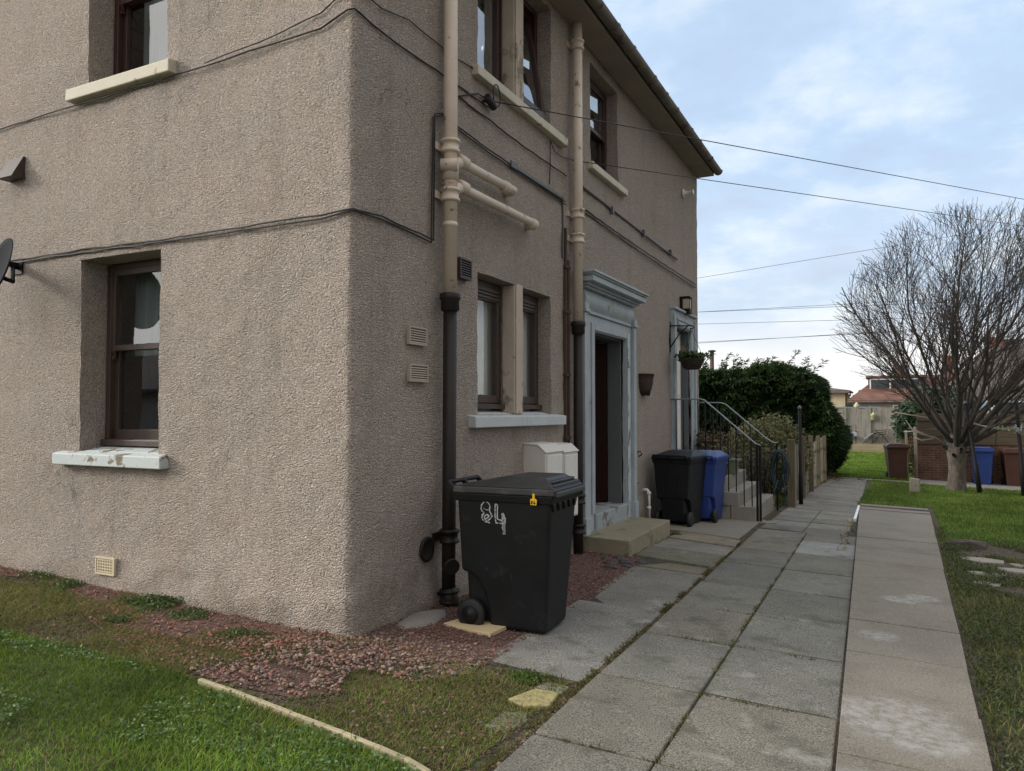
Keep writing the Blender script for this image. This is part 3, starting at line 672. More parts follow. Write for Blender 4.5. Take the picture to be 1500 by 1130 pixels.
w = sash_window(side, 4.54, 5.55, 4.56, 5.79, .165, 5.16, M['red_brown'])
sill(side, 4.41, 5.76, 4.44, 4.545, .075, .19, M['cream_sill'], w, inner=(4.54, 5.55))
curtain_mesh(side, 4.6, 5.5, 4.6, 5.75, -.45, .02, 9, M['dark_curtain'], w)

# front door: open leaf, painted stone surround with pilasters, frieze and cornice
def door_front():
    s = MB(side); y0, y1 = 4.46, 5.69; zt = 2.47
    for a, b, k in ((4.06, y0, 1), (y1, 6.02, -1)):
        s.box(a, b, -.02, .055, .02, 2.66)
        i0 = b-.10 if k > 0 else a; s.box(i0+.005, i0+.095, .0552, .075, .30, 2.57)       # raised inner band
        o0 = a if k > 0 else b-.11; s.box(o0+.002, o0+.108, .0553, .10, .28, 2.66)        # outer pilaster strip
        s.box(o0-.012, o0+.122, -.018, .118, .0, .285)                                      # plinth
        s.box(o0-.02, o0+.13, -.017, .125, 2.6605, 2.705); s.box(o0-.005, o0+.115, -.016, .112, 2.7055, 2.77)
    s.box(y0, y1, -.0195, .054, zt, 2.66); s.box(y0+.005, y1-.005, .0545, .074, zt+.015, zt+.10)
    s.box(4.18, 5.85, -.0185, .08, 2.662, 2.70)
    # cushion frieze
    n = 9; prof = [(.055+.05*math.sin(math.pi*k/n), 2.702+.24*k/n) for k in range(n+1)]
    vs = [(y, nn, z) for y in (4.10, 5.93) for nn, z in prof]+[(4.10, -.015, 2.702), (4.10, -.015, 2.942), (5.93, -.015, 2.702), (5.93, -.015, 2.942)]
    m = n+1; fs = [(k, k+1, m+k+1, m+k) for k in range(n)]+[tuple(range(m))+(2*m+1, 2*m), tuple(range(m, 2*m))[::-1]+(2*m+2, 2*m+3), (2*m, 2*m+2, m, 0)]
    s.add(vs, fs)
    # stepped cornice
    for (z0, z1, n1, e) in ((2.943, 2.968, .12, .01), (2.9685, 3.00, .155, .045), (3.0005, 3.055, .235, .085), (3.0555, 3.075, .225, .075), (3.0755, 3.095, .245, .10), (3.0955, 3.125, .265, .115)):
        s.box(4.07-e, 5.96+e, -.014, n1, z0, z1)
    s.build('door_surround', M['surround'], house, bevel=.006)
    f = MB(side); f.box(5.697, 5.782, .0755, .0785, .32, 2.56); f.build('paint_strip', M['surround_flaked'], house)
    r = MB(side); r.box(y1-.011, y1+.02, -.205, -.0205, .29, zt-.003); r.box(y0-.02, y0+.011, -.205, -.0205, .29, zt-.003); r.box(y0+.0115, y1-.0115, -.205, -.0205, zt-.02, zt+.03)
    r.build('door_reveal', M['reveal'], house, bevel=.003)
    t = MB(side); t.box(y0+.004, y1-.004, -.44, .085, .0, .285); t.build('door_sill', M['threshold'], house, bevel=.012)
    d = MB(); L = 1.12; d.box(0, .045, -L, 0, 0, 2.12)
    for z0, z1 in ((.15, .85), (1.0, 1.95)):
        for a, b in ((-L+.1, -L/2-.04), (-L/2+.04, -.1)): d.box(.0455, .058, a, b, z0, z1)
    a = math.radians(40); o = d.build('door', M['door_dark'], house, bevel=.006, local=True); o.location = (-.235, 5.675, .30); o.rotation_euler = (0, 0, -a)
    h = MB(); h.tube([(.05, -L+.07, .98), (.10, -L+.07, .98), (.10, -L+.19, .985)], .010, 8); h.box(.0585, .066, -L+.05, -L+.09, .88, 1.08)
    hd = h.build('handle', M['metal_grey'], o, local=True)
    # dark hall behind the open door
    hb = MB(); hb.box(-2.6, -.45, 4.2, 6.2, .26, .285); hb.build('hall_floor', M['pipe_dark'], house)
door_front()
def door_second():
    s = MB(side); y0, y1 = 8.42, 9.45
    for a, b in ((8.17, y0), (y1, 9.72)):
        s.box(a, b, -.02, .05, .6, 3.03); s.box(a+.01 if a < 9 else b-.09, a+.09 if a < 9 else b-.01, .0505, .08, .6, 3.14)
    s.box(8.17, 9.72, -.019, .049, 3.0305, 3.20); s.box(8.155, 9.735, -.018, .10, 3.2005, 3.24); s.box(y0, y1, .0495, .068, 3.05, 3.09)
    s.build('door_surround', M['surround'], house, bevel=.006)
    d = MB(side); d.box(y0+.01, y1-.01, -.20, -.15, .7, 2.93)
    for z0, z1 in ((.85, 1.6), (1.8, 2.8)):
        for a, b in ((8.52, 8.88), (8.97, 9.34)): d.box(a, b, -.1495, -.135, z0, z1)
    o = d.build('door', M['door_white'], house, bevel=.006)
    h = MB(side); h.tube([(8.52, -.149, 1.7), (8.52, -.09, 1.7), (8.63, -.09, 1.7)], .011, 8); h.build('handle', M['metal_grey'], o)
    r = MB(side); r.box(y1-.012, y1+.02, -.149, -.0205, .7, 3.0); r.box(y0-.02, y0+.0095, -.149, -.0205, .7, 3.0); r.box(y0+.0115, y1-.0125, -.149, -.0205, 2.935, 3.03); r.build('door_reveal', M['reveal'], house)
    c = MB(side); c.tube([(8.46, .03, 2.98), (9.42, .03, 2.98)], .055, 12); c.build('door_blind_roller', M['surround'], house)
door_second()

# soil pipe and downpipe
def pipe(name, y, ztop, zsplit, zbot, r, collars, dark_collars, x=.10):
    p = MB(); p.tube([(x, y, zsplit), (x, y, ztop)], r, 20); o = p.build(name, M['pipe_beige'], house)
    q = MB(); q.tube([(x, y-.012, zbot), (x, y-.006, .9), (x, y, zsplit-.002)], r*.97, 20); dk = q.build('lower_pipe', M['pipe_dark'], o)
    def ring(z, m, par):
        l = MB(); l.lathe((x, y, z), [(r+.002, -.055), (r+.022, -.05), (r+.022, -.03), (r+.012, -.026), (r+.012, .026), (r+.024, .03), (r+.024, .052), (r+.002, .058)], 20)
        l.box(.0, x-r*.5, y-.018, y+.018, z-.02, z+.02); l.box(.001, .022, y-r-.05, y+r+.05, z-.03, z+.03)
        l.build('collar', m, par)
    for z in collars: ring(z, M['pipe_beige'], o)
    for z in dark_collars: ring(z, M['pipe_dark'], o)
    l = MB(); l.lathe((x, y, zsplit-.05), [(r, -.10), (r+.018, -.085), (r+.018, -.01), (r+.028, 0), (r+.028, .045), (r+.004, .05)], 20); l.build('collar', M['pipe_dark'], o)
    return o
sp = pipe('soil_pipe', 1.10, 6.02, 2.45, -.05, .056, (3.635, 3.24), (.52, .05), .10)
b = MB(); b.tube([(.10, 1.10, 2.98), (.10, 1.10, 3.02)], .058, 20)
b.build('coupling', M['pipe_beige'], sp); b = MB(); b.tube([(.10, 1.10, 3.36), (.10, 1.10, 3.52)], .066, 20)
b.tube([(.06, 1.02, 3.47), (.185, 1.075, 3.47)], .05, 16)                     # inspection eye
b.build('pipe_junction', M['pipe_beige'], sp)
for z, ye, cy in ((3.545, 2.19, 2.02), (3.335, 2.66, 2.60)):
    b = MB(); b.tube([(.105, 1.10, z-.07), (.115, 1.17, z-.02), (.12, 1.24, z), (.12, ye, z+.02), (.09, ye+.035, z+.02), (.0, ye+.04, z+.02)], [.05, .05, .04, .04, .04, .038], 16)
    for c, w_ in ((1.25, .06), (cy, .05)):
        b.lathe((.12, c, z+.01), [(.038, -w_), (.053, -w_*.9), (.053, w_*.9), (.038, w_)], 16, 'y')
    b.build('pipe_branch', M['pipe_beige'], sp)
b = MB(); b.tube([(.10, 1.09, .30), (.16, 1.05, .29)], .062, 16); b.tube([(.10, 1.09, .12), (.11, 1.10, .02), (.13, 1.11, -.06)], [.06, .07, .05], 14); b.build('access_cap', M['pipe_dark'], sp)
dp = pipe('downpipe', 3.85, 6.0, 2.52, -.16, .056, (5.68, 3.74, 3.46), (.53, .2), .10)
# brown conduit, trunking and cables on the wall
b = MB(side); b.box(3.66, 3.70, .002, .03, -.1, 3.55); b.box(3.715, 3.75, .002, .04, -.1, 3.2)
for z in (.5, 1.2, 1.9, 2.6, 3.1): b.box(3.64, 3.77, .0025, .046, z, z+.03)
b.build('conduit', M['rust'], house)
b = MB(side); b.box(2.33, 3.62, .002, .03, 3.855, 3.885); b.box(2.30, 2.42, .0305, .045, 3.84, 3.90); b.box(3.60, 3.62, .0025, .026, 3.2, 3.854); b.build('cable_trunking', M['trunk_grey'], house)
b = MB(side); b.tube([(4.06, .02, 4.16), (5.5, .02, 4.14), (7.2, .02, 4.11), (8.6, .02, 4.10)], .016, 8)
for y in (5.2, 6.6, 8.1): b.box(y, y+.05, .002, .05, 4.08, 4.17)
b.build('conduit', M['trunk_grey'], house)
def cable(pts, r=.007, seed=0, jit=.006, name='cable'):
    rng = random.Random(seed); out = []
    for (a, c) in zip(pts, pts[1:]):
        a, c = Vector(a), Vector(c); n = max(1, int((c-a).length/.16))
        for k in range(n): p = a.lerp(c, k/n); out.append(p+Vector((0, 0, rng.uniform(-jit, jit))))
    out.append(Vector(pts[-1])); m = MB(); m.tube(out, r, 5); return m.build(name, M['cable'], house)
g = .022
LW = lambda px, py: tuple(np.array([(CAM+ray(px, py)*((-g-CAM[1])/ray(px, py)[1]))][0]))
SW = lambda px, py: tuple(CAM+ray(px, py)*((g-CAM[0])/ray(px, py)[0]))
cor = lambda z: [(-.04, -g, z), (g*.8, -g*.8, z), (g, .04, z)]
for k, off in enumerate((0, 4)):
    cable([LW(-60, 396+off), LW(30, 380+off), LW(120, 366+off), LW(240, 351+off), LW(380, 329+off), LW(470, 316+off)]+cor(2.875-.018*k)+[SW(560, 318+off), SW(600, 336+off), SW(635-k*3, 352+off), SW(636-k*3, 280), SW(637-k*2, 168+off), SW(648, 166+off), SW(672, 186+off), SW(720, 222+off), SW(760, 250+off), SW(828, 296+off)], .007, 10+k)
cable([LW(-40, 203), LW(0, 190), LW(60, 170), LW(108, 156), LW(258, 110), LW(330, 87), LW(400, 64), LW(470, 42)]+cor(4.245)+[SW(545, 36), SW(580, 62), SW(620, 90), SW(660, 118), SW(720, 160)], .007, 20)
cable([LW(300, 92), LW(380, 62), LW(470, 20)]+cor(4.40)+[SW(560, 12), SW(600, 30), SW(660, 80), SW(700, 104)], .005, 21)
cable([SW(672, 142), SW(730, 186), SW(770, 217), SW(830, 258)], .008, 22)
cable([SW(672, 142), SW(700, 138), SW(717, 148)], .006, 23)
for k, off in enumerate((0, 5)): cable([SW(858, 308+off), SW(900, 338+off), SW(940, 366+off), SW(980, 392+off), SW(1019, 417+off)], .008, 24+k)
cable([SW(806, 206), SW(806, 240), SW(805, 270)], .006, 26)
cable([SW(806, 206), SW(812, 222), SW(822, 230), SW(838, 234)], .005, 27)
# wall vents
def grille(W, u0, u1, z0, z1, m, name, slats=6, proj=.02):
    b = MB(); rect_frame(b, W, u0, u1, z0, z1, .0, proj, .014)
    q = MB(W); q.box(u0+.014, u1-.014, .001, .006, z0+.014, z1-.014)
    for k in range(slats):
        z = z0+.016+(z1-z0-.032)*(k+.2)/slats; h = (z1-z0-.03)/slats*.55
        q.hexa([(u0+.014, .0065, z), (u1-.014, .0065, z), (u1-.014, proj, z-.004), (u0+.014, proj, z-.004)], [(u0+.014, .0065, z+h), (u1-.014, .0065, z+h), (u1-.014, proj-.006, z+h*.6), (u0+.014, proj-.006, z+h*.6)])
    b.add(q.v, q.f); return b.build(name, m, house)
grille(side, .64, .88, 2.01, 2.15, M['vent_beige'], 'air_vent', 6, .03); grille(side, .65, .90, 1.73, 1.865, M['vent_beige'], 'air_vent', 6, .03)
grille(side, 1.33, 1.52, 2.62, 2.79, M['vent_brown'], 'air_vent', 7, .06)
b = MB(); rect_frame(b, left, -2.585, -2.35, .185, .325, .012, .032, .012)
q = MB(left)
for k in range(7): u = -2.573+.211*(k+.5)/7; q.box(u-.005, u+.005, .016, .028, .197, .313)
for k in range(5): z = .197+.116*(k+.5)/5; q.box(-2.573, -2.362, .0165, .0275, z-.004, z+.004)
q.box(-2.58, -2.355, .0, .0155, .19, .32); b.add(q.v, q.f); b.build('air_brick', M['vent_cream'], house)
q = MB(left)                                       # brown wedge-shaped extractor cowl
q.add([(-3.93, 0, 3.60), (-3.70, 0, 3.60), (-3.70, 0, 3.80), (-3.93, 0, 3.80), (-3.93, .13, 3.60), (-3.70, .13, 3.60), (-3.70, .03, 3.80), (-3.93, .03, 3.80)],
      [(0, 1, 5, 4), (4, 5, 6, 7), (0, 4, 7, 3), (1, 2, 6, 5), (2, 3, 7, 6)]); q.build('extractor_cowl', M['vent_brown'], house)
q = MB(side); q.lathe((.0, 0, 0), [(.0, 0), (.085, 0), (.09, .012), (.075, .02), (.03, .014), (.028, .05), (.0, .05)], 18, 'x') if False else None
q = MB(); q.lathe((0, .91, .44), [(.001, .005), (.095, .006), (.10, .02), (.082, .028), (.06, .016), (.001, .014)], 16, 'x'); q.build('round_vent', M['pipe_dark'], house)
q = MB(); q.lathe((0, 9.09, 5.36), [(.05, 0), (.085, .005), (.085, .02), (.035, .035), (.035, .16), (.05, .17), (.05, .19), (.001, .19)], 14, 'x'); q.build('flue_terminal', M['white_plastic'], house)
q = MB(); q.tube([(-.03, 6.62, .37), (.06, 6.62, .375), (.085, 6.62, .35), (.085, 6.62, -.15)], .024, 12)
for z in (.33, .12): q.lathe((.085, 6.62, z), [(.024, -.02), (.031, -.018), (.031, .018), (.024, .02)], 12)
q.build('overflow_pipe', M['white_plastic'], house)
q = MB(); q.tube([(.02, 6.02, .52), (.03, 6.3, .50)], .008, 6); q.tube([(.02, 6.02, .5), (.02, 6.02, 2.5)], .01, 6); q.tube([(.0, 6.32, .93), (.05, 6.33, .95), (.06, 6.36, .90), (.02, 6.36, .87)], .010, 6); q.build('cable', M['cable'], house)
# footing hollow by the soil pipe
q = MB(); rng = random.Random(8)

# ------------------------------------------------------------------ wheelie bins
def make_bin(label, mbody, mlid, loc, rz, near=False, group='wheelie bins', hgt=1.0, name='wheelie_bin'):
    """local frame: front towards +x, handle and wheels towards -x, base on z = 0"""
    t = thing(name, label, 'wheelie bin', loc, rz, group)
    ztop = .93
    prof = [(.27, .0), (.275, .04), (.335, ztop), (-.385, ztop), (-.375, .62), (-.370, .378), (-.33, .376), (-.285, .36), (-.245, .325), (-.211, .267), (-.185, .21), (-.167, .15), (-.158, .08), (-.155, .0)]
    hw = lambda z: .205+.075*z/ztop
    b = MB(); n = len(prof)
    b.add([(x, s*hw(z), z) for s in (-1, 1) for x, z in prof], [tuple(range(n))[::-1], tuple(range(n, 2*n))]+[(i, (i+1) % n, n+(i+1) % n, n+i) for i in range(n)])
    b.hexa([(-.335, -.172, .055), (-.12, -.172, .02), (-.12, .172, .02), (-.335, .172, .055)], [(-.362, -.172, .40), (-.12, -.172, .40), (-.12, .172, .40), (-.362, .172, .40)])   # housing between the wheel wells
    body = b.build('body', mbody, t, bevel=.03 if near else .02, seg=4, local=True)
    d = MB()
    d.hexa([(-.39, -.285, .88), (.345, -.285, .88), (.345, .285, .88), (-.39, .285, .88)], [(-.40, -.295, .935), (.36, -.295, .935), (.36, .295, .935), (-.40, .295, .935)])
    if near:                                       # saw-tooth comb under the front lip
        for k in range(5):
            y = -.22+.11*k; d.prism([(.331, y-.04, .885), (.331, y+.04, .885), (.326, y, .82)], (.016, 0, 0))
    d.build('rim', mbody, body, bevel=.008, local=True)
    ribs = [(-1, -.09, -.075), (-1, .075, .09), (1, -.10, -.085), (1, .085, .10)] if not near else []
    for sd, q0, q1 in ribs:                        # moulded ribs on back and front
        p = MB()
        if sd < 0: p.hexa([(-.372, q0, .42), (-.33, q0, .42), (-.33, q1, .42), (-.372, q1, .42)], [(-.386, q0, .74), (-.35, q0, .74), (-.35, q1, .74), (-.386, q1, .74)])
        else: p.hexa([(.262, q0, .18), (.286, q0, .18), (.286, q1, .18), (.262, q1, .18)], [(.26, q0, .45), (.306, q0, .45), (.306, q1, .45), (.26, q1, .45)])
        p.build('moulded_rib', mbody, body, local=True)
    l = MB()                                       # hinged lid: skirt, shallow pitched top, plateau, stepped front lip
    def ring(x0, x1, h, z): return [(x0, -h, z), (x1, -h, z), (x1, h, z), (x0, h, z)]
    l.hexa(ring(-.405, .375, .305, .936), ring(-.40, .37, .302, .985))
    l.hexa(ring(-.398, .368, .30, .9855), [(-.02, -.20, 1.055), (.27, -.20, 1.055), (.27, .20, 1.055), (-.02, .20, 1.055)])
    for k, (x0, x1, z0, z1) in enumerate(((.22, .36, .986, 1.012), (.22, .335, 1.0125, 1.035))): l.box(x0, x1, -.27+.04*k, .27-.04*k, z0, z1)
    l.hexa(ring(.355, .40, .29, .93), ring(.371, .395, .285, .968))
    lid = l.build('lid', mlid, t, bevel=.010, seg=3, local=True)
    h = MB()                                       # handle bar with webs
    h.tube([(-.475, -.25, 1.0), (-.475, .25, 1.0)], .017, 10)
    for y in (-.24, 0, .24): h.bar((-.385, y, .92), (-.477, y, .998), .026, .035)
    h.tube([(-.412, -.24, .965), (-.412, .24, .965)], .012, 8)
    h.build('handle', mbody, t, bevel=.003, local=True)
    for s in (-1, 1):
        wmb = MB(); y = s*.235
        wmb.lathe((-.285, y, .092), [(.035, -.026), (.095, -.026), (.106, -.017), (.106, .017), (.095, .026), (.035, .026)], 24, 'y')
        wh = wmb.build('wheel', M['rubber'], t, local=True)
        if near:
            hub = MB(); hub.lathe((-.285, y+s*.0265, .092), [(.0, 0), (.06, .0), (.065, .004*s), (.03, .006*s), (.026, .014*s), (.001, .015*s)], 20, 'y'); hub.build('hub', mbody, wh, local=True)
    a = MB(); a.tube([(-.285, -.21, .092), (-.285, .21, .092)], .012, 8); a.build('axle', M['metal_black'], t, local=True)
    t.scale = (1, 1, hgt); return t
nb = make_bin('large black wheelie bin with a chalked 84 on its side, by the soil pipe', M['bin_black'], M['bin_lid'], (.815, .93, gz(.8, .9)+.014), math.radians(3), True, hgt=1.02)
def bin_marks():
    """number chalked on the side, yellow tag under the rim; local frame of the bin"""
    rng = random.Random(5)
    def surf(x, z, d=.0025): return (x, -(.205+.075*z/.93)-d, z)
    def stroke(mb, pts, w=.006, passes=2, jit=.003):
        for q in range(passes):
            pr = [(x+rng.uniform(-jit, jit), z+rng.uniform(-jit, jit)) for x, z in pts]
            fine = []
            for (x0, z0), (x1, z1) in zip(pr, pr[1:]):
                n = 5; fine += [(x0+(x1-x0)*k/n, z0+(z1-z0)*k/n) for k in range(n)]
            fine.append(pr[-1]); vs = []; fs = []
            for i, (x, z) in enumerate(fine):
                x2, z2 = fine[min(i+1, len(fine)-1)]; x1, z1 = fine[max(i-1, 0)]; dx, dz = x2-x1, z2-z1; L = math.hypot(dx, dz)+1e-9
                ww = w*rng.uniform(.45, 1.1)/2; vs += [surf(x-dz/L*ww, z+dx/L*ww, .0022+.0004*q), surf(x+dz/L*ww, z-dx/L*ww, .0022+.0004*q)]
            mb.add(vs, [(2*i, 2*i+1, 2*i+3, 2*i+2) for i in range(len(fine)-1)])
    c = MB(); k = lambda px, py: (-.195+(px-270)/1000*.48, .885-(py-350)/947*.445)
    body = [o for o in nb.children if o.name.startswith('body')][0]
    stroke(c, [k(*p) for p in ((330, 365), (290, 410), (275, 470), (300, 500), (325, 525), (295, 560), (290, 610), (325, 640))], .008)
    stroke(c, [k(*p) for p in ((360, 355), (410, 380), (430, 430), (415, 480), (440, 530), (455, 570), (420, 610), (375, 640), (340, 620), (330, 580), (370, 548), (405, 565), (385, 600), (350, 600))], .008)
    stroke(c, [k(*p) for p in ((310, 450), (350, 475), (400, 480))], .005, 1); stroke(c, [k(*p) for p in ((330, 655), (380, 660), (415, 668))], .010, 1)
    stroke(c, [k(*p) for p in ((515, 385), (505, 460), (500, 560), (515, 665), (560, 660), (625, 672))], .008)
    stroke(c, [k(*p) for p in ((515, 385), (550, 400), (545, 500), (540, 600), (590, 620), (630, 625))], .008)
    for dx in (0, 12, 22, 34): stroke(c, [k(*p) for p in ((622+dx*.3, 515), (625+dx, 600), (620+dx*1.1, 700), (632+dx*.5, 815))], .014, 2, .004)
    c.build('chalk_number', M['chalk'], body, local=True)
    for a, b in (((.02, .40), (.03, .34)), ((-.05, .45), (-.052, .38)), ((.1, .62), (.11, .61)), ((.20, .55), (.205, .545)), ((-.17, .42), (-.15, .40))):
        s = MB(); stroke(s, [a, ((a[0]+b[0])/2+.003, (a[1]+b[1])/2), b], .006, 1, .001); s.build('scuff_mark', M['bin_lid'], body, local=True)
    # tag on the rim
    tx, tz = .222, .885
    out = [(-.028, -.045), (.026, -.047), (.032, -.005), (.012, .012), (.010, .045), (-.002, .050), (-.010, .045), (-.008, .012), (-.030, .0)]
    tg = MB(); tg.prism([(tx+x*.8, -.3085, tz+.03+z*.8) for x, z in out], (0, .005, 0)); to = tg.build('tag', M['tag'], body, local=True)
    w = MB()
    def flat(pts, wd=.0045):
        for (x0, z0), (x1, z1) in zip(pts, pts[1:]): w.bar((tx+x0*.8, -.3095, tz+.03+z0*.8), (tx+x1*.8, -.3095, tz+.03+z1*.8), wd, .0016, (0, 1, 0))
    flat([(-.014, -.012), (-.021, -.017), (-.016, -.023), (-.009, -.029), (-.013, -.037), (-.021, -.034), (-.019, -.027), (-.008, -.019), (-.014, -.012)])
    flat([(.010, -.012), (.004, -.022), (.004, -.033), (.012, -.037), (.018, -.032), (.014, -.026), (.005, -.028)])
    w.build('tag_number', M['ink'], to, local=True)
bin_marks()
make_bin('black wheelie bin standing in front of the blue bin beside the steps', M['bin_black'], M['bin_black'], (.44, 7.06, gz(.44, 7.0)+.03), math.radians(84), hgt=1.0)
make_bin('blue wheelie bin tucked between the black bin and the stone steps', M['bin_blue'], M['bin_blue'], (.63, 7.73, gz(.6, 7.8)+.03), math.radians(88), hgt=.99)
make_bin('brown wheelie bin alone at the end of the path by the far lawn', M['bin_brown'], M['bin_brown'], (3.33, 21.55, gz(3.3, 21.5)+.01), math.radians(-82), hgt=1.03)
make_bin('blue wheelie bin behind the washing line post, beside a brown bin', M['bin_blue'], M['bin_blue'], (5.55, 21.65, gz(5.5, 21.6)+.01), math.radians(-95), hgt=1.03)
make_bin('brown wheelie bin right of the blue bin against the timber wall', M['bin_brown'], M['bin_brown'], (6.33, 21.72, gz(6.3, 21.7)+.01), math.radians(-88), hgt=1.03)
b = MB(); b.hexa([(.36, .60, -.03), (.78, .52, -.03), (.80, .78, -.03), (.42, .85, -.03)], [(.36, .60, -.002), (.78, .52, -.002), (.80, .78, -.002), (.42, .85, -.002)])
tag(b.build('wood_offcut', M['pale_wood'], bevel=.004), 'pale wooden offcut wedged under the wheel of the large black bin', 'wood block')

# ------------------------------------------------------------------ things on or against the house
b = MB(); b.hexa([(-.02, 4.03, -.3), (.64, 4.0, -.3), (.60, 5.86, -.3), (-.02, 5.9, -.3)], [(-.02, 4.03, .095), (.635, 4.0, .085), (.595, 5.86, .075), (-.02, 5.9, .085)])
tag(b.build('door_step', M['step'], bevel=.012, seg=3), 'broad mossy concrete step below the grey painted front door frame', 'step')
def meter_box(y0, y1, z0, z1, d, label):
    t = thing('meter_box', label, 'meter box', (0, (y0+y1)/2, z0), 0, 'meter boxes')
    b = MB(); p = [(-.02, z0), (d, z0), (d, z1-.075), (d-.085, z1-.012), (-.02, z1)]
    b.prism([(x, y0, z) for x, z in p], (0, y1-y0, 0)); b.build('case', M['meter'], t, bevel=.008)
    l = MB(); l.prism([(d-.083, y0-.008, z1-.013), (d+.008, y0-.008, z1-.085), (d+.014, y0-.008, z1-.078), (d-.075, y0-.008, z1+.0), (-.01, y0-.008, z1+.012), (-.01, y0-.008, z1+.001)], (0, y1-y0+.016, 0)); l.build('hood', M['meter'], t, bevel=.003)
    q = MB(); q.box(d+.0005, d+.012, y0+.03, y1-.03, z0+.02, z1-.11); dd = q.build('door', M['white_plastic'], t, bevel=.004)
    k = MB(); k.lathe((d+.012, y0+.06, (z0+z1)/2), [(.012, 0), (.012, .004), (.002, .005)], 10, 'x'); k.build('lock', M['metal_black'], dd)
meter_box(2.66, 3.09, .42, 1.185, .23, 'weathered white meter box below the blue sill, nearest the black bin')
meter_box(3.13, 3.53, .40, 1.165, .22, 'white meter box squeezed between its twin and the dark downpipe')

def dish():
    c = Vector((-3.40, -.36, 2.63)); t = thing('satellite_dish', 'dark grey satellite dish bracketed to the gable wall at the photo edge', 'satellite dish', (-3.76, 0, 2.8))
    nrm = Vector((-.20, -.93, .30)).normalized(); a = nrm.cross(Vector((0, 0, 1))).normalized(); b = a.cross(nrm)
    m = MB(); R, n, k = .32, 48, 8; vs = [c]; fs = []
    for i in range(1, k+1):
        r = R*i/k
        for j in range(n):
            th = 6.2832*j/n; vs.append(c+a*r*math.cos(th)*.94+b*r*math.sin(th)*1.04+nrm*(.055*(i/k)**2))
    fs += [(0, 1+j, 1+(j+1) % n) for j in range(n)]
    fs += [(1+i*n+j, 1+(i+1)*n+j, 1+(i+1)*n+(j+1) % n, 1+i*n+(j+1) % n) for i in range(k-1) for j in range(n)]
    m.add(vs, fs, True); o = m.build('reflector', M['dish'], t)
    s = o.modifiers.new('solid', 'SOLIDIFY'); s.thickness = .008
    m = MB(); m.tube([c-nrm*.02, c-nrm*.09, (-3.77, -.06, 2.80), (-3.77, .0, 2.80)], .018, 8); m.box(-3.84, -3.70, -.022, .0, 2.74, 2.86); m.bar((-3.76, -.03, 2.82), (-3.70, -.30, 2.80), .05, .04); m.build('bracket', M['metal_black'], t)
    e = c+nrm*.36-b*.12
    m = MB(); m.tube([c-b*.22+nrm*.03, c-b*.24+nrm*.12, e], .011, 6); m.build('feed_arm', M['metal_black'], t)
    m = MB(); m.tube([e-nrm*.02+b*.03, e-nrm*.02+b*.03-nrm*.10], .026, 12); m.build('receiver', M['lamp_glass'], t)
    m = MB(); pts = [e+Vector((0, 0, -.02)).lerp(Vector((0, 0, 0)), k/8) for k in range(9)]; q = [e.lerp(c-b*.22, k/10)+Vector((0, 0, -.07*math.sin(math.pi*k/10)*(1+.5*math.sin(k)))) for k in range(11)]; m.tube(q, .004, 5); m.build('cable', M['cable'], t)
dish()
def lantern():
    t = thing('wall_lantern', 'black wall lantern with frosted panes above the far door', 'wall lamp', (0, 8.94, 3.2))
    m = MB(); m.box(-.02, .03, 8.84, 9.05, 3.22, 3.50); m.box(.0301, .16, 8.86, 9.03, 3.20, 3.28); m.box(.0302, .165, 8.85, 9.04, 3.465, 3.50); m.box(.15, .163, 8.86, 8.873, 3.28, 3.465); m.box(.15, .163, 9.017, 9.03, 3.28, 3.465); m.build('body', M['metal_black'], t, bevel=.006)
    m = MB(); m.box(.031, .152, 8.865, 9.025, 3.2805, 3.4645); m.build('lamp_glass', M['lamp_glass'], t, bevel=.02)
lantern()
def wall_planter():
    t = thing('wall_basket', 'small dark wicker half basket hung between the two doors', 'wall basket', (0, 6.62, 1.78))
    m = MB(); n = 14; rows = [(.03, .0), (.11, .02), (.165, .08), (.195, .18), (.20, .30)]; vs = []
    for r, h in rows:
        for k in range(n+1):
            a = math.pi*k/n; vs.append((.0+r*.75*math.sin(a), 6.62-r*math.cos(a), 1.74+h))
    m.add(vs, [(i*(n+1)+k, i*(n+1)+k+1, (i+1)*(n+1)+k+1, (i+1)*(n+1)+k) for i in range(4) for k in range(n)]); o = m.build('basket', M['wicker'], t); s = o.modifiers.new('s', 'SOLIDIFY'); s.thickness = .012
    f = MB(); f.tube([(.001+.155*math.sin(math.pi*k/14), 6.62-.205*math.cos(math.pi*k/14), 2.045) for k in range(15)], .012, 6)
    for k in range(1, 14): f.tube([(.004+.09*math.sin(math.pi*k/14), 6.62-.12*math.cos(math.pi*k/14), 1.74), (.004+.152*math.sin(math.pi*k/14), 6.62-.202*math.cos(math.pi*k/14), 2.045)], .007, 5)
    f.build('frame', M['wicker'], t)
    d = MB(); d.lathe((.05, 6.62, 1.93), [(.02, -.03), (.085, 0), (.07, .05), (.01, .07)], 9); d.build('soil', M['joint'], t)
wall_planter()

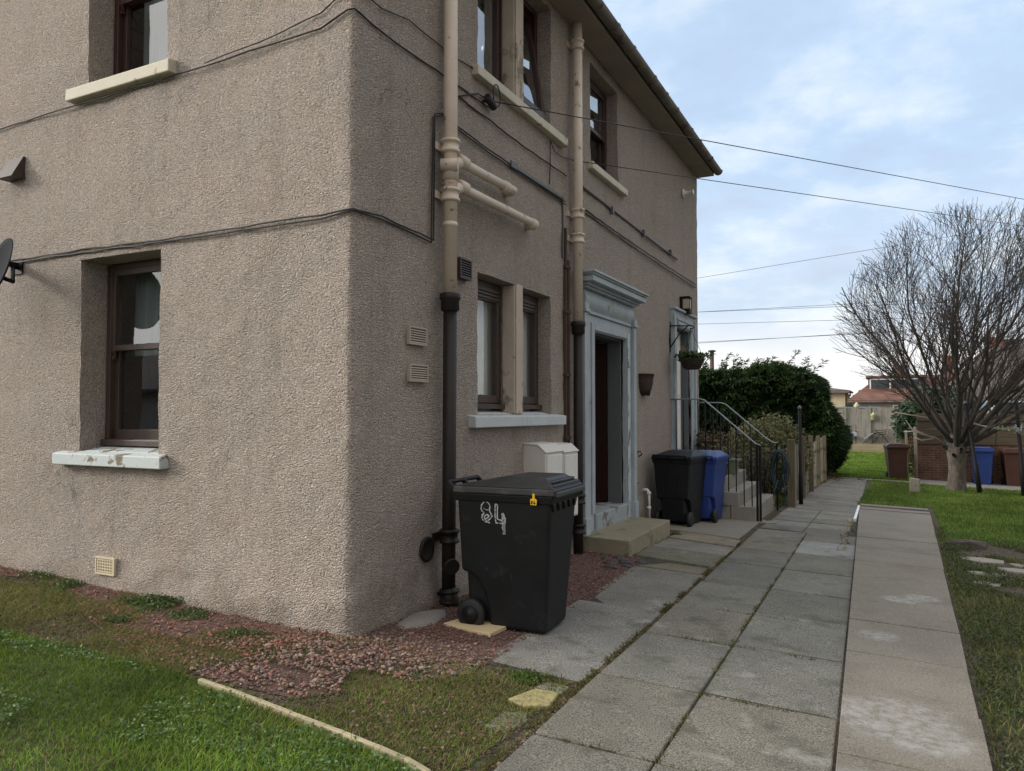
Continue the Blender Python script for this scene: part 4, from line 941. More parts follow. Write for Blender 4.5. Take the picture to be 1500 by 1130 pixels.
def leaf_cloud(rng, centres, n, size, spread, cols, flat=.6, droop=0):
    """n small diamond leaves scattered round the centres; returns V, T, C"""
    C0 = centres[rng.integers(0, len(centres), n)]; P = C0+rng.normal(0, 1, (n, 3))*np.asarray(spread)
    d = rng.normal(0, 1, (n, 3)); d[:, 2] *= flat; d[:, 2] -= droop; d /= np.linalg.norm(d, axis=1, keepdims=True)
    e = rng.normal(0, 1, (n, 3)); e = np.cross(d, e); e /= np.linalg.norm(e, axis=1, keepdims=True)
    L = size*rng.uniform(.6, 1.3, (n, 1)); w = L*.32
    V = np.stack([P, P+d*L*.5+e*w, P+d*L, P+d*L*.5-e*w], 1).reshape(-1, 3)
    i = np.arange(n)[:, None]*4; T = np.concatenate([i+np.array([[0, 1, 2]]), i+np.array([[0, 2, 3]])])
    cc = np.asarray(cols)[rng.integers(0, len(cols), n)]*rng.uniform(.65, 1.3, (n, 1)); return V, T, np.repeat(cc, 4, 0)
def hanging_basket():
    bx, by = .36, 8.15
    t = thing('hanging_basket', 'dark basket of green trailing plants hung on a bracket beside the far door', 'hanging basket', (bx, by, 2.2))
    m = MB(); m.lathe((bx, by, 2.19), [(.10, 0), (.14, .02), (.185, .12), (.205, .155), (.20, .17), (.17, .165)], 20); m.build('basket', M['wicker'], t)
    m = MB(); top = (bx-.02, by, 2.86)
    for k in range(3): a = 2.1*k+.4; m.tube([(bx+.195*math.cos(a), by+.195*math.sin(a), 2.355), top], .0035, 4)
    m.tube([(.0, by, 2.92), (.37, by, 2.90), (.40, by, 2.87), (.37, by, 2.85), (.34, by, 2.87)], .011, 6); m.tube([(.0, by, 2.55), (.16, by, 2.78), (.30, by, 2.90)], .010, 6); m.box(-.02, .012, by-.018, by+.018, 2.48, 2.98)
    m.build('bracket', M['metal_black'], t)
    rng = np.random.default_rng(3); c = np.stack([bx+rng.uniform(-.15, .15, 30), by+rng.uniform(-.15, .15, 30), 2.37+rng.uniform(0, .06, 30)], 1)
    V, T, C = leaf_cloud(rng, c, 900, .06, (.05, .05, .025), [(.05, .10, .025), (.03, .07, .02), (.09, .13, .04)], 1, 0)
    np_mesh('foliage', V, T, M['leaves'], C, t)
hanging_basket()

# ------------------------------------------------------------------ steps, railings, hose, pots
def steps():
    t = thing('stone_steps', 'grey stone steps rising from the path to the far white door', 'steps', (.7, 9.1, gz(.7, 9)))
    for k, (x1, z0, z1) in enumerate(((1.345, -.30, .035), (1.09, .036, .25), (.85, .251, .465), (.62, .466, .68))):
        rng = random.Random(k)
        m = MB(); cut = x1-rng.choice((.28, .38)); h = rng.uniform(-.004, .004)
        m.box(-.02, cut-.003, 8.06+rng.uniform(0, .012), 10.15, z0, z1); m.box(cut+.003, x1, 8.05, 10.16, z0, z1+h)
        m.build('landing' if k == 3 else 'step', M['concrete'], t, bevel=.010)
steps()
def railing(y, zt, pts_end, label, xs0, seedv, foot):
    t = thing('handrail', label, 'handrail', (.7, y, -.2), 0, 'iron handrails of the steps')
    m = MB(); m.tube([(.01, y, zt)]+[(x, y, z) for x, z in pts_end], .011, 8); m.build('rail', M['metal_grey'], t)
    def top(x):
        P = [(0, zt)]+pts_end
        for (a, za), (b, zb) in zip(P, P[1:]):
            if a <= x <= b: return za+(zb-za)*(x-a)/(b-a)
        return pts_end[-1][1]
    def bot(x): return .68 if x < .62 else .465 if x < .85 else .25 if x < 1.09 else .035 if x < 1.345 else gz(x, y)
    x = xs0
    while x < 1.33:
        m = MB(); m.tube([(x, y, bot(x)-.03), (x, y, top(x)-.01)], .009, 6); m.build('baluster', M['metal_black'], t); x += .118
    for x in foot:
        m = MB(); m.bar((x, y, gz(x, y)-.05), (x, y, top(x)), .034, .034); m.build('post', M['metal_black'], t, bevel=.004)
railing(8.13, 1.71, [(.50, 1.71), (.56, 1.69), (1.34, 1.01), (1.42, .98)], 'black iron handrail on the near side of the steps, behind the bins', .10, 1, (1.36, 1.405))
railing(10.08, 1.68, [(.44, 1.67), (.52, 1.64), (1.20, 1.05), (1.33, .96), (1.41, .95)], 'black iron handrail on the far side of the steps, carrying the hose', .12, 2, (1.40,))
rng_ = random.Random(12); m = MB(); pts = []
for k in range(9):
    rx, rz_ = rng_.uniform(.10, .15), rng_.uniform(.28, .36); cx, cz = 1.44+rng_.uniform(-.03, .03), .50+rng_.uniform(-.04, .03); yy = 9.98+.028*k
    pts += [(cx+rx*math.sin(a*.5236)*(1+.2*math.sin(a+k)), yy+.0023*a, cz+rz_*math.cos(a*.5236)) for a in range(12)]
m.tube(pts, .012, 6); m.tube([(1.42, 10.0, .3), (1.35, 9.98, .05), (1.33, 10.0, -.12), (1.42, 10.02, -.2), (1.52, 10.0, -.1), (1.54, 10.0, .15), (1.5, 10.0, .4)], .012, 6)
tag(m.build('garden_hose', M['hose']), 'coiled dark teal garden hose hanging on the far handrail', 'hose')
def pot(loc, r0, r1, h, m1, label, cols, n=260, square=False, size=.08, sp_=(.09, .09, .06)):
    t = thing('plant_pot', label, 'plant pot', loc, 0, 'plant pots on the steps'); m = MB(); x, y, z = loc
    if square: m.hexa([(x-r0, y-r0, z), (x+r0, y-r0, z), (x+r0, y+r0, z), (x-r0, y+r0, z)], [(x-r1, y-r1, z+h), (x+r1, y-r1, z+h), (x+r1, y+r1, z+h), (x-r1, y+r1, z+h)]); m.box(x-r1-.012, x+r1+.012, y-r1-.012, y+r1+.012, z+h+.0005, z+h+.03)
    else: m.lathe(loc, [(r0, 0), (r1, h-.03), (r1+.012, h-.029), (r1+.012, h), (r1-.01, h)], 18)
    m.build('pot', m1, t, bevel=.004 if square else 0)
    if n:
        rng = np.random.default_rng(n); c = np.array([[x, y, z+h+.05]])+rng.normal(0, 1, (12, 3))*np.array([r1*.7, r1*.7, .03])
        V, T, C = leaf_cloud(rng, c, n, size, sp_, cols, 1.2); np_mesh('foliage', V, T, M['leaves'], C, t)
q = at(1071, 694, 9.2); pot((.80, 9.0, .465), .10, .135, .22, M['pot_green'], 'square pale green pot with sparse stems on the upper step', [(.11, .10, .06)], 60, True)
pot((.72, 8.42, .465), .11, .14, .22, M['pot_black'], 'empty black plastic pot on the upper step behind the bins', [(.1, .09, .05)], 0)
pot((.30, 9.75, .68), .10, .16, .22, M['pot_green'], 'round pale pot of dry brown sprigs beside the far door', [(.13, .10, .06), (.08, .08, .04), (.2, .15, .10)], 800, False, .07, (.14, .14, .10))

# ------------------------------------------------------------------ paling fence along the path, posts
def paling_fence():
    t = thing('paling_fence', 'old grey paling fence with leaning boards along the left edge of the path', 'fence', (1.45, 15.5, gz(1.45, 15.5)))
    rng = random.Random(7); y = 10.95; k = 0
    X = lambda y: 1.44-.004*(y-10.7)
    while y < 21.0:
        w = rng.uniform(.07, .105); h = 1.12+rng.uniform(-.12, .07); dx = rng.uniform(-.05, .03); ln = rng.uniform(-.03, .03)
        z0 = gz(X(y), y)+.02; m = MB(); x = X(y)+.085+dx*.5
        m.hexa([(x-.010, y, z0), (x+.010, y, z0), (x+.010, y+w, z0), (x-.010, y+w, z0)], [(x-.010+ln*.5, y+ln, z0+h), (x+.010+ln*.5, y+ln, z0+h), (x+.010+ln*.5, y+w+ln, z0+h+rng.uniform(-.02, .02)), (x-.010+ln*.5, y+w+ln, z0+h)])
        m.build('paling', M['fence'], t); y += w+rng.uniform(.03, .09); k += 1
    for i, y in enumerate((10.72, 12.7, 14.7, 16.7, 18.8, 21.1)):
        x = X(y); z0 = gz(x, y); s = .065 if i == 0 else .05; m = MB(); x += .105; m.box(x-s+.02, x+s+.02, y-s, y+s, z0-.05, z0+1.27+rng.uniform(-.03, .03)); m.build('post', M['fence_post'], t, bevel=.008)
    for h in (.30, .95):
        m = MB(); m.bar((X(10.7)-.036, 10.7, gz(1.45, 10.7)+h), (X(21.1)-.036, 21.1, gz(1.45, 21.1)+h), .035, .07); m.build('rail', M['fence_post'], t)
paling_fence()
def line_post(p0, p1, r, label, hook=True, group='washing line posts'):
    t = thing('clothes_pole', label, 'clothes pole', p0, 0, group); m = MB(); p0, p1 = Vector(p0), Vector(p1)
    m.tube([p0-Vector((0, 0, .1)), p0.lerp(p1, .32), p0.lerp(p1, .33), p1], [r*1.35, r*1.35, r, r], 12); m.build('pole', M['metal_black'], t)
    c = MB(); c.lathe(p1, [(r+.006, -.05), (r+.006, .0), (r*.6, .02), (.002, .03)], 12)
    if hook: 
        h = p0.lerp(p1, .78); c.tube([h+Vector((-.09, 0, 0)), h+Vector((.09, 0, 0))], .01, 6)
    c.build('cap', M['lead'], t)
line_post((1.66, 11.36, gz(1.6, 11.3)), (1.66, 11.36, 1.60), .029, 'black iron clothes pole standing in front of the paling fence', False)
line_post((5.13, 17.5, gz(5.1, 17.5)), (4.86, 17.6, 1.75), .042, 'leaning black clothes pole in front of the blue bin and tree', False)
line_post((6.02, 17.5, gz(6, 17.5)), (5.90, 17.5, 1.76), .042, 'black clothes pole at the right edge carrying the tangled line')
def washing_line():
    m = MB(); rng = random.Random(2)
    a, b = Vector((4.93, 17.55, 1.26)), Vector((5.90, 17.5, 1.12))
    for dz, s in ((0, .06), (.02, .10), (-.03, .03)): m.tube([a.lerp(b, k/12)+Vector((0, 0, dz-s*math.sin(math.pi*k/12)+rng.uniform(-.008, .008))) for k in range(13)], .006, 4)
    m.tube([b+Vector((0, -.04, 0)), b+Vector((.4, -.1, .12)), b+Vector((1.4, -.2, .16))], .006, 4)
    for k in range(7): m.tube([b+Vector((rng.uniform(-.1, .1), -.06, rng.uniform(-.1, .1))), b+Vector((rng.uniform(-.12, .1), -.07, rng.uniform(-.25, -.02))), b+Vector((rng.uniform(-.05, .1), -.06, rng.uniform(-.2, .1)))], .007, 4)
    o = m.build('washing_line', M['line']); tag(o, 'pale tangled washing line slung between the two right hand poles', 'washing line')
    for k, (f, dz) in enumerate(((.62, -.03), (.70, -.02), (.8, -.03))):
        p = a.lerp(b, f); q = MB(); q.bar(p+Vector((0, -.012, .04+dz)), p+Vector((.03*(k-1), -.012, -.07+dz)), .016, .022)
        q.bar(p+Vector((.012, -.013, .03+dz)), p+Vector((.03*(k-1)+.02, -.013, -.065+dz)), .01, .02)
        tag(q.build('clothes_peg', M['peg']), 'small pale green peg clipped on the washing line', 'clothes peg', 'pegs on the washing line')
washing_line()

# ------------------------------------------------------------------ hedge, shrubs, bare tree
def fronds(rng, P, Nrm, L, W_, cols, droop=.25, jit=.38):
    n = len(P); d = Nrm+rng.normal(0, jit, (n, 3)); d[:, 2] = d[:, 2]*.45-droop*rng.uniform(0, 1, n); d /= np.linalg.norm(d, axis=1, keepdims=True)
    up = np.array([0, 0, 1.])+rng.normal(0, .25, (n, 3)); s = np.cross(d, up); s /= np.linalg.norm(s, axis=1, keepdims=True)
    l = L*rng.uniform(.55, 1.4, (n, 1)); w = W_*rng.uniform(.6, 1.3, (n, 1)); k = np.cross(s, d)
    V = np.stack([P, P+d*l*.45+s*w+k*.012, P+d*l-np.array([0, 0, .02]), P+d*l*.5-s*w+k*.012], 1).reshape(-1, 3)
    i = np.arange(n)[:, None]*4; T = np.concatenate([i+np.array([[0, 1, 2]]), i+np.array([[0, 2, 3]])])
    c = np.asarray(cols)[rng.integers(0, len(cols), n)]*rng.uniform(.6, 1.35, (n, 1)); return V, T, np.repeat(c, 4, 0)
def hedge():
    rng = np.random.default_rng(11)
    t = thing('conifer_hedge', 'tall dark green conifer hedge behind the paling fence and house corner', 'hedge', (-.5, 20.6, -.45))
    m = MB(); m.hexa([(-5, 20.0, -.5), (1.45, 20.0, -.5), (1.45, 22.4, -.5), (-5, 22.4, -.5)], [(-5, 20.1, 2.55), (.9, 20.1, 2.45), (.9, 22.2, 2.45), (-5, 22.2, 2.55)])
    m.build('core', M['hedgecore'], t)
    n = 52000; x = rng.uniform(-3.6, 1.75, n); z = rng.uniform(-.35, 2.85, n)
    edge = 1.84-np.clip((z-.6)/2.4, 0, 1)**1.6*1.05-np.clip((.5-z)/.9, 0, 1)*.35
    x = np.minimum(x, edge-rng.uniform(0, .4, n)); bulge = (vnoise(x*1.0, z*1.6, 3, 3.2)-.5)*.5+(vnoise(x, z*2.6, 4, 8)-.5)*.25
    y = 19.85-bulge+rng.uniform(-.1, .22, n)+np.clip(z-2.4, 0, 1)*.9
    A = fronds(rng, np.stack([x, y, z], 1), np.tile([.15, -1, 0], (n, 1)),   .20, .020, [(0.034, 0.072, 0.021), (0.026, 0.058, 0.018), (0.052, 0.098, 0.026), (0.021, 0.044, 0.016), (0.058, 0.087, 0.026)], .3)
    n2 = 16000; z = rng.uniform(-.4, 2.6, n2); y = rng.uniform(19.8, 22.4, n2); edge = 1.74-np.clip((z-.6)/2.4, 0, 1)**1.6*1.05-np.clip((.5-z)/.9, 0, 1)*.35
    x = edge+(vnoise(y, z*1.6, 5, 3)-.5)*.5-rng.uniform(0, .25, n2)
    B = fronds(rng, np.stack([x, y, z], 1), np.tile([1, -.25, 0], (n2, 1)),   .22, .02, [(0.034, 0.072, 0.021), (0.026, 0.058, 0.018), (0.046, 0.090, 0.023), (0.021, 0.044, 0.016)], .2)
    n3 = 14000; x = rng.uniform(-5, 1.2, n3); y = rng.uniform(19.9, 22.2, n3); z = 2.62+(vnoise(x, y, 8, 2.4)-.5)*.55-np.clip(x-.2, 0, 2)*.28+rng.uniform(-.15, .1, n3)
    nr = np.tile([.35, -.2, .9], (n3, 1))
    C = fronds(rng, np.stack([x, y, z], 1), nr,   .2, .018, [(0.041, 0.082, 0.023), (0.029, 0.060, 0.018), (0.058, 0.105, 0.029)], -.2)
    V = [A[0], B[0], C[0]]; T = [A[1], B[1], C[1]]; K = [A[2], B[2], C[2]]
    for k in range(46):                            # loose leading shoots above the top, leaning right
        x0, y0 = rng.uniform(-3.2, 1.0), rng.uniform(19.9, 21.4); h = rng.uniform(.2, .85)*(1 if rng.random() < .5 else .5); ln = rng.uniform(.2, .9)
        tt = rng.uniform(0, 1, 70); P = np.stack([x0+ln*h*tt**1.5+rng.normal(0, .02, 70), y0+rng.normal(0, .03, 70), 2.6-max(0, x0-.2)*.28+h*tt], 1)
        s = fronds(rng, P, np.tile([.5, -.2, .7], (70, 1)), .15, .016, [(0.034, 0.070, 0.023), (0.046, 0.087, 0.034)], -.1, .55); V.append(s[0]); T.append(s[1]); K.append(s[2])
    off = 0; TT = []
    for v, tr in zip(V, T): TT.append(tr+off); off += len(v)
    np_mesh('foliage', np.concatenate(V), np.concatenate(TT), M['hedge'], np.concatenate(K), t)
    m = MB(); m.tube([(1.25, 20.4, -.5), (1.2, 20.5, .4), (1.0, 20.7, 1.4)], [.08, .07, .04], 8); m.tube([(.2, 20.3, -.5), (.2, 20.4, .8)], [.08, .05], 8); m.build('trunk', M['bark'], t)
hedge()
def shrub(name, label, cat, c, rad, n, size, cols, seed, stems=14, mt=None, hollow=.55):
    rng = np.random.default_rng(seed); x, y, z0 = c
    t = thing(name, label, cat, (x, y, z0)); rx, ry, rz = rad
    u = rng.normal(0, 1, (n, 3)); u /= np.linalg.norm(u, axis=1, keepdims=True); r = rng.uniform(hollow, 1.0, (n, 1))**.6
    lump = 1+.22*(vnoise(u[:, 0]*2+u[:, 2], u[:, 1]*2, seed, 3.2)-.5)[:, None]*2
    P = np.array([x, y, z0+rz*.95])+u*r*lump*np.array([rx, ry, rz]); P = P[P[:, 2] > z0+.02]
    V, T, C = leaf_cloud(rng, P, len(P), size, (.02, .02, .02), cols, .8, .1); np_mesh('foliage', V, T, mt or M['leaves'], C, t)
    m = MB(); rr = random.Random(seed)
    for k in range(stems):
        a = rr.uniform(0, 6.28); q = rr.uniform(.3, .9)
        m.tube([(x+.05*math.cos(a), y+.05*math.sin(a), z0-.05), (x+rx*q*.5*math.cos(a), y+ry*q*.5*math.sin(a), z0+rz*.8), (x+rx*q*.8*math.cos(a), y+ry*q*.8*math.sin(a), z0+rz*1.6)], [.02, .013, .004], 5)
    m.build('stems', M['twig'], t)
shrub('variegated_shrub', 'rounded pale green and yellow shrub behind the paling fence', 'shrub', (.80, 13.2, -.28), (.85, .8, .86), 9000, .075, [(.19, .20, .085), (.12, .14, .05), (.25, .23, .12), (.08, .10, .035), (.14, .10, .05)], 21, 20)
shrub('garden_shrub', 'low leafless brown shrub at the foot of the far handrail', 'shrub', (.85, 11.3, -.25), (.5, .5, .55), 2600, .05, [(.08, .075, .03), (.11, .08, .04), (.05, .06, .025)], 22, 26)
shrub('evergreen_bush', 'blue green evergreen bush between the grey fence and the bare tree', 'bush', (4.75, 27.5, -.55), (1.35, 1.1, 1.55), 15000, .16, [(.035, .065, .035), (.05, .085, .05), (.025, .05, .03), (.06, .09, .045)], 23, 12, M['hedge'], .35)
shrub('rust_bush', 'low russet leaved bush behind the lone brown bin', 'bush', (4.15, 24.6, -.55), (.75, .6, .72), 3600, .085, [(.17, .085, .035), (.12, .09, .035), (.09, .10, .03), (.2, .12, .06)], 24, 16)

def bare_tree():
    rng = random.Random(33); bx, by = 4.66, 18.1; z0 = gz(bx, by)
    t = thing('bare_tree', 'bare winter tree with a stubby pale trunk and dense upright branches', 'tree', (bx, by, z0))
    m = MB(); n = 18; vs = []; prof = [(.0, .27), (.06, .235), (.25, .205), (.6, .195), (.85, .20), (1.0, .225), (1.15, .235), (1.32, .24), (1.5, .20), (1.62, .12)]
    for h, r in prof:
        for k in range(n):
            a = 6.2832*k/n; rr = r*(1+.07*math.sin(3*a+h*2)+.05*math.sin(7*a+h*5)+rng.uniform(-.03, .03)); vs.append((bx+rr*math.cos(a)+.03*h, by+rr*math.sin(a), z0-.06+h))
    m.add(vs, [(i*n+k, i*n+(k+1) % n, (i+1)*n+(k+1) % n, (i+1)*n+k) for i in range(len(prof)-1) for k in range(n)]+[tuple((len(prof)-1)*n+k for k in range(n))], True)
    lo, hi = MB(), MB()
    lo.add(vs[:7*n], [(i*n+k, i*n+(k+1) % n, (i+1)*n+(k+1) % n, (i+1)*n+k) for i in range(6) for k in range(n)], True)
    hi.add(vs[6*n:], [(i*n+k, i*n+(k+1) % n, (i+1)*n+(k+1) % n, (i+1)*n+k) for i in range(len(prof)-7) for k in range(n)]+[tuple((len(prof)-7)*n+k for k in range(n))], True)
    lo.build('trunk', M['bark'], t); hi.build('trunk_head', M['head'], t)
    LV = [MB(), MB()]
    ctr = Vector((bx+.28, by, 3.1))
    def inside(p):
        d = p-ctr; rz = 3.5 if d.z > 0 else 2.4; return (abs(d.x)/3.0)**2.3+(abs(d.y)/2.9)**2.3+(abs(d.z)/rz)**2.3
    def grow(p, d, L, r, lvl, upk):
        seg = max(4, int(L/.2)); pts = [p]; rs = [r]; q = p.copy(); dd = d.copy(); wob = (.055, .07, .085, .10)[lvl]
        for k in range(seg):
            dd = (dd+Vector((rng.gauss(0, wob), rng.gauss(0, wob), rng.gauss(0, wob*.6)+upk))).normalized()
            q = q+dd*(L/seg); pts.append(q.copy()); rs.append(max(.004, r*(1-(k+1)/seg*.85)))
            if inside(q) > rng.uniform(.92, 1.10): break
        LV[0 if lvl < 2 else 1].tube(pts, rs, (8, 6, 4, 3)[lvl], cap=False)
        if lvl >= 3 or len(pts) < 4: return
        nb = int((7.5, 5.6, 3.6)[lvl]*min(1.3, len(pts)*L/seg/(3.2, 1.5, .8)[lvl])+rng.random())
        for c in range(nb):
            f = (c+rng.random())/nb*.8+.16; k = min(len(pts)-2, int(f*(len(pts)-1))); a, b = pts[k], pts[k+1]; base = a.lerp(b, rng.random())
            if inside(base) > .97: continue
            ax = (b-a).normalized(); out = (base-ctr); out.z *= .3
            side_ = ax.cross(Vector((rng.gauss(0, 1), rng.gauss(0, 1), rng.gauss(0, 1)))).normalized(); ang = math.radians(rng.uniform(16, 38))
            nd = (ax*math.cos(ang)+side_*math.sin(ang)).normalized()
            grow(base, nd, L*rng.uniform(.40, .62)*(1-.30*f)+.12, max(.004, rs[k]*rng.uniform(.42, .60)), lvl+1, .03)
    nl = 30
    for k in range(nl):
        a = k*2.39996+rng.uniform(-.15, .15); tilt = math.radians(6+70*((k+.5)/nl)**.75+rng.uniform(-4, 4)); h = 1.5-.55*(k/nl)+rng.uniform(-.12, .12)
        d = Vector((math.cos(a)*math.sin(tilt), math.sin(a)*math.sin(tilt), math.cos(tilt)))
        grow(Vector((bx+.04+.15*math.cos(a), by+.15*math.sin(a), z0+h)), d, rng.uniform(4.6, 5.6) if tilt < .7 else rng.uniform(3.2, 4.2), rng.uniform(.04, .072), 0, .012 if tilt < .6 else .035)
    LV[0].build('limbs', M['limb'], t); LV[1].build('twigs', M['twig'], t)
    b = MB(); 
    for pts in ([(4.5, 17.98, .62), (4.2, 17.8, .86), (3.95, 17.7, .92), (3.7, 17.62, 1.05), (3.55, 17.6, 1.3)], [(4.22, 17.82, .84), (3.9, 17.7, .78), (3.75, 17.6, .86)], [(4.05, 17.75, .9), (3.8, 17.66, 1.02), (3.5, 17.6, 1.0)], [(4.5, 17.98, .95), (4.1, 17.85, 1.35), (3.7, 17.75, 1.42), (3.3, 17.7, 1.5)]):
        b.tube(pts, [.028-.0055*k for k in range(len(pts))], 6)
    b.build('dead_branch', M['pale_twig'], t)
bare_tree()

# ------------------------------------------------------------------ garden walls and far fence
def brick_wall():
    t = thing('brick_wall', 'low brown brick retaining wall behind the tree and bins', 'wall', (6.5, 22.3, -.6))
    m = MB(); m.box(3.90, 12, 22.2, 22.42, -.9, .52); m.build('brickwork', M['brick'], t)
brick_wall()
def sleeper_wall():
    t = thing('sleeper_wall', 'stacked old timber sleepers on top of the brick wall', 'timber wall', (6.5, 22.3, .53)); rng = random.Random(3)
    for k in range(4):
        x = 3.92
        while x < 11.8:
            L = rng.uniform(1.9, 2.5); m = MB(); m.box(x, min(12, x+L-.012), 22.17+rng.uniform(-.015, .02), 22.40, .525+.235*k, .525+.235*(k+1)-.008); m.build('sleeper', M['sleeper'], t, bevel=.012); x += L
sleeper_wall()
for k, (x, lab) in enumerate(((3.62, 'thin pale post left of the brick wall end'), (3.86, 'pale lichen covered post at the corner of the brick wall'))):
    m = MB(); m.tube([(x, 21.9, -.65), (x+.01, 21.9, .2), (x-.01, 21.9, .95+.1*k)], .035+.012*k, 8); tag(m.build('garden_post', M['pale_twig']), lab, 'post', 'pale posts by the brick wall')
m = MB(); m.hexa([(3.58, 16.55, gz(3.6, 16.6)-.02), (3.80, 16.50, gz(3.8, 16.5)-.02), (3.82, 16.61, gz(3.8, 16.5)-.02), (3.60, 16.66, gz(3.6, 16.6)-.02)], [(3.58, 16.52, gz(3.6, 16.6)+.36), (3.80, 16.47, gz(3.8, 16.5)+.34), (3.82, 16.58, gz(3.8, 16.5)+.34), (3.60, 16.63, gz(3.6, 16.6)+.36)])
t = thing('concrete_block', 'upright grey block with two dark holes standing on the back lawn', 'block', (3.7, 16.58, gz(3.7, 16.6))); m.build('block', M['block'], t, bevel=.012)
m = MB()
for x, z in ((3.655, .22), (3.735, .20)): m.lathe((x, 16.525-.23*(x-3.7), gz(3.7, 16.6)+z), [(.001, 0), (.026, 0), (.026, -.018), (.001, -.0185)], 12, 'y')
m.build('hole', M['rubber'], t)
def far_fence():
    t = thing('board_fence', 'far grey vertical board fence behind the patio chairs', 'fence', (2.2, 38.6, 0)); rng = random.Random(5); x = -2.2
    while x < 4.6:
        w = .14; m = MB(); m.box(x, x+w-.012, 38.6+rng.uniform(-.01, .012), 38.63, -.1, 1.72+rng.uniform(-.05, .03)); m.build('board', M['fence'], t); x += w
    for x in (-1.0, 1.02, 2.16, 3.5):
        m = MB(); m.box(x, x+.11, 38.50, 38.585, -.1, 1.80); m.build('post', M['fence'], t)
far_fence()
t = thing('raised_deck', 'raised timber deck with a pale board edge beyond the far lawn', 'deck', (1.5, 38, -.5))
for k in range(2):
    m = MB(); m.box(-3, 4.4, 37.9+.015*k, 38.0, -.75+.33*k, -.43+.33*k); m.build('edge_board', M['decking'], t)
m = MB(); m.box(-3, 4.4, 38.001, 39.5, -.7, -.105); m.build('deck_floor', M['decking'], t)
def garden_chair():
    x0, y0, z0 = .98, 38.2, -.104
    t = thing('garden_chair', 'grey slatted garden chair standing on the deck before the far fence', 'chair', (x0, y0, z0)); m = MB()
    for k in range(5): m.box(x0, x0+.62, y0+.38+.015*k, y0+.40+.015*k, z0+.42+.115*k, z0+.42+.115*k+.085)
    m.build('backrest', M['lounger'], t); m = MB()
    for k in range(5): m.box(x0, x0+.62, y0-.10+.095*k, y0-.10+.095*k+.075, z0+.38, z0+.40)
    m.build('seat', M['lounger'], t)
    for dx in (0, .58):
        for dy in (-.1, .40): q = MB(); q.box(x0+dx, x0+dx+.04, y0+dy, y0+dy+.04, z0, z0+(.38 if dy < 0 else 1.0)); q.build('leg', M['metal_black'], t)
    for dx in (-.012, .57): q = MB(); q.box(x0+dx, x0+dx+.06, y0-.1, y0+.38, z0+.60, z0+.63); q.build('arm', M['metal_black'], t)
garden_chair()
def lounger():
    z0 = -.104; y0, y1 = 38.15, 38.45; x0 = 1.95
    t = thing('sun_lounger', 'pale reclining garden lounger with a black frame on the deck', 'lounger', (2.6, 38.3, z0))
    def strip(p, n, m=M['lounger']):
        q = MB()
        for (a, az), (b, bz) in zip(p, p[1:]): q.hexa([(a, y0, az), (b, y0, bz), (b, y1, bz), (a, y1, az)], [(a, y0, az+.03), (b, y0, bz+.03), (b, y1, bz+.03), (a, y1, az+.03)])
        q.build(n, m, t)
    strip([(x0, z0+.22), (x0+.2, z0+.40), (x0+.42, z0+.52)], 'foot_rest'); strip([(x0+.44, z0+.51), (x0+.8, z0+.45), (x0+1.02, z0+.5)], 'seat', M['metal_black'])
    strip([(x0+1.03, z0+.5), (x0+1.13, z0+.72), (x0+1.28, z0+.98), (x0+1.42, z0+1.2)], 'backrest')
    for y in (y0-.02, y1+.02):
        q = MB(); q.tube([(x0-.05, y, z0), (x0+.5, y, z0+.55), (x0+1.05, y, z0+.62)], .016, 6); q.tube([(x0+1.15, y, z0), (x0+.85, y, z0+.45), (x0+.5, y, z0+.68), (x0+1.2, y, z0+.72)], .016, 6); q.tube([(x0+.35, y, z0), (x0+.75, y, z0+.5)], .016, 6); q.build('frame', M['metal_black'], t)
lounger()
m = MB(); m.lathe((2.40, 38.42, 1.08), [(.02, 0), (.13, .02), (.13, .25), (.16, .27), (.03, .40), (.01, .44)], 10); m.tube([(2.40, 38.42, 1.5), (2.40, 38.42, 1.62), (2.42, 38.52, 1.66)], .01, 5)
tag(m.build('bird_feeder', M['peg']), 'small yellow green bird feeder hung on a post of the far fence', 'bird feeder')
m = MB(); m.lathe((1.62, 38.7, 1.72), [(.10, 0), (.13, .1), (.06, .25), (.01, .3)], 8); tag(m.build('fence_ornament', M['cream_wall']), 'small pale ornament perched on top of the far fence', 'ornament')

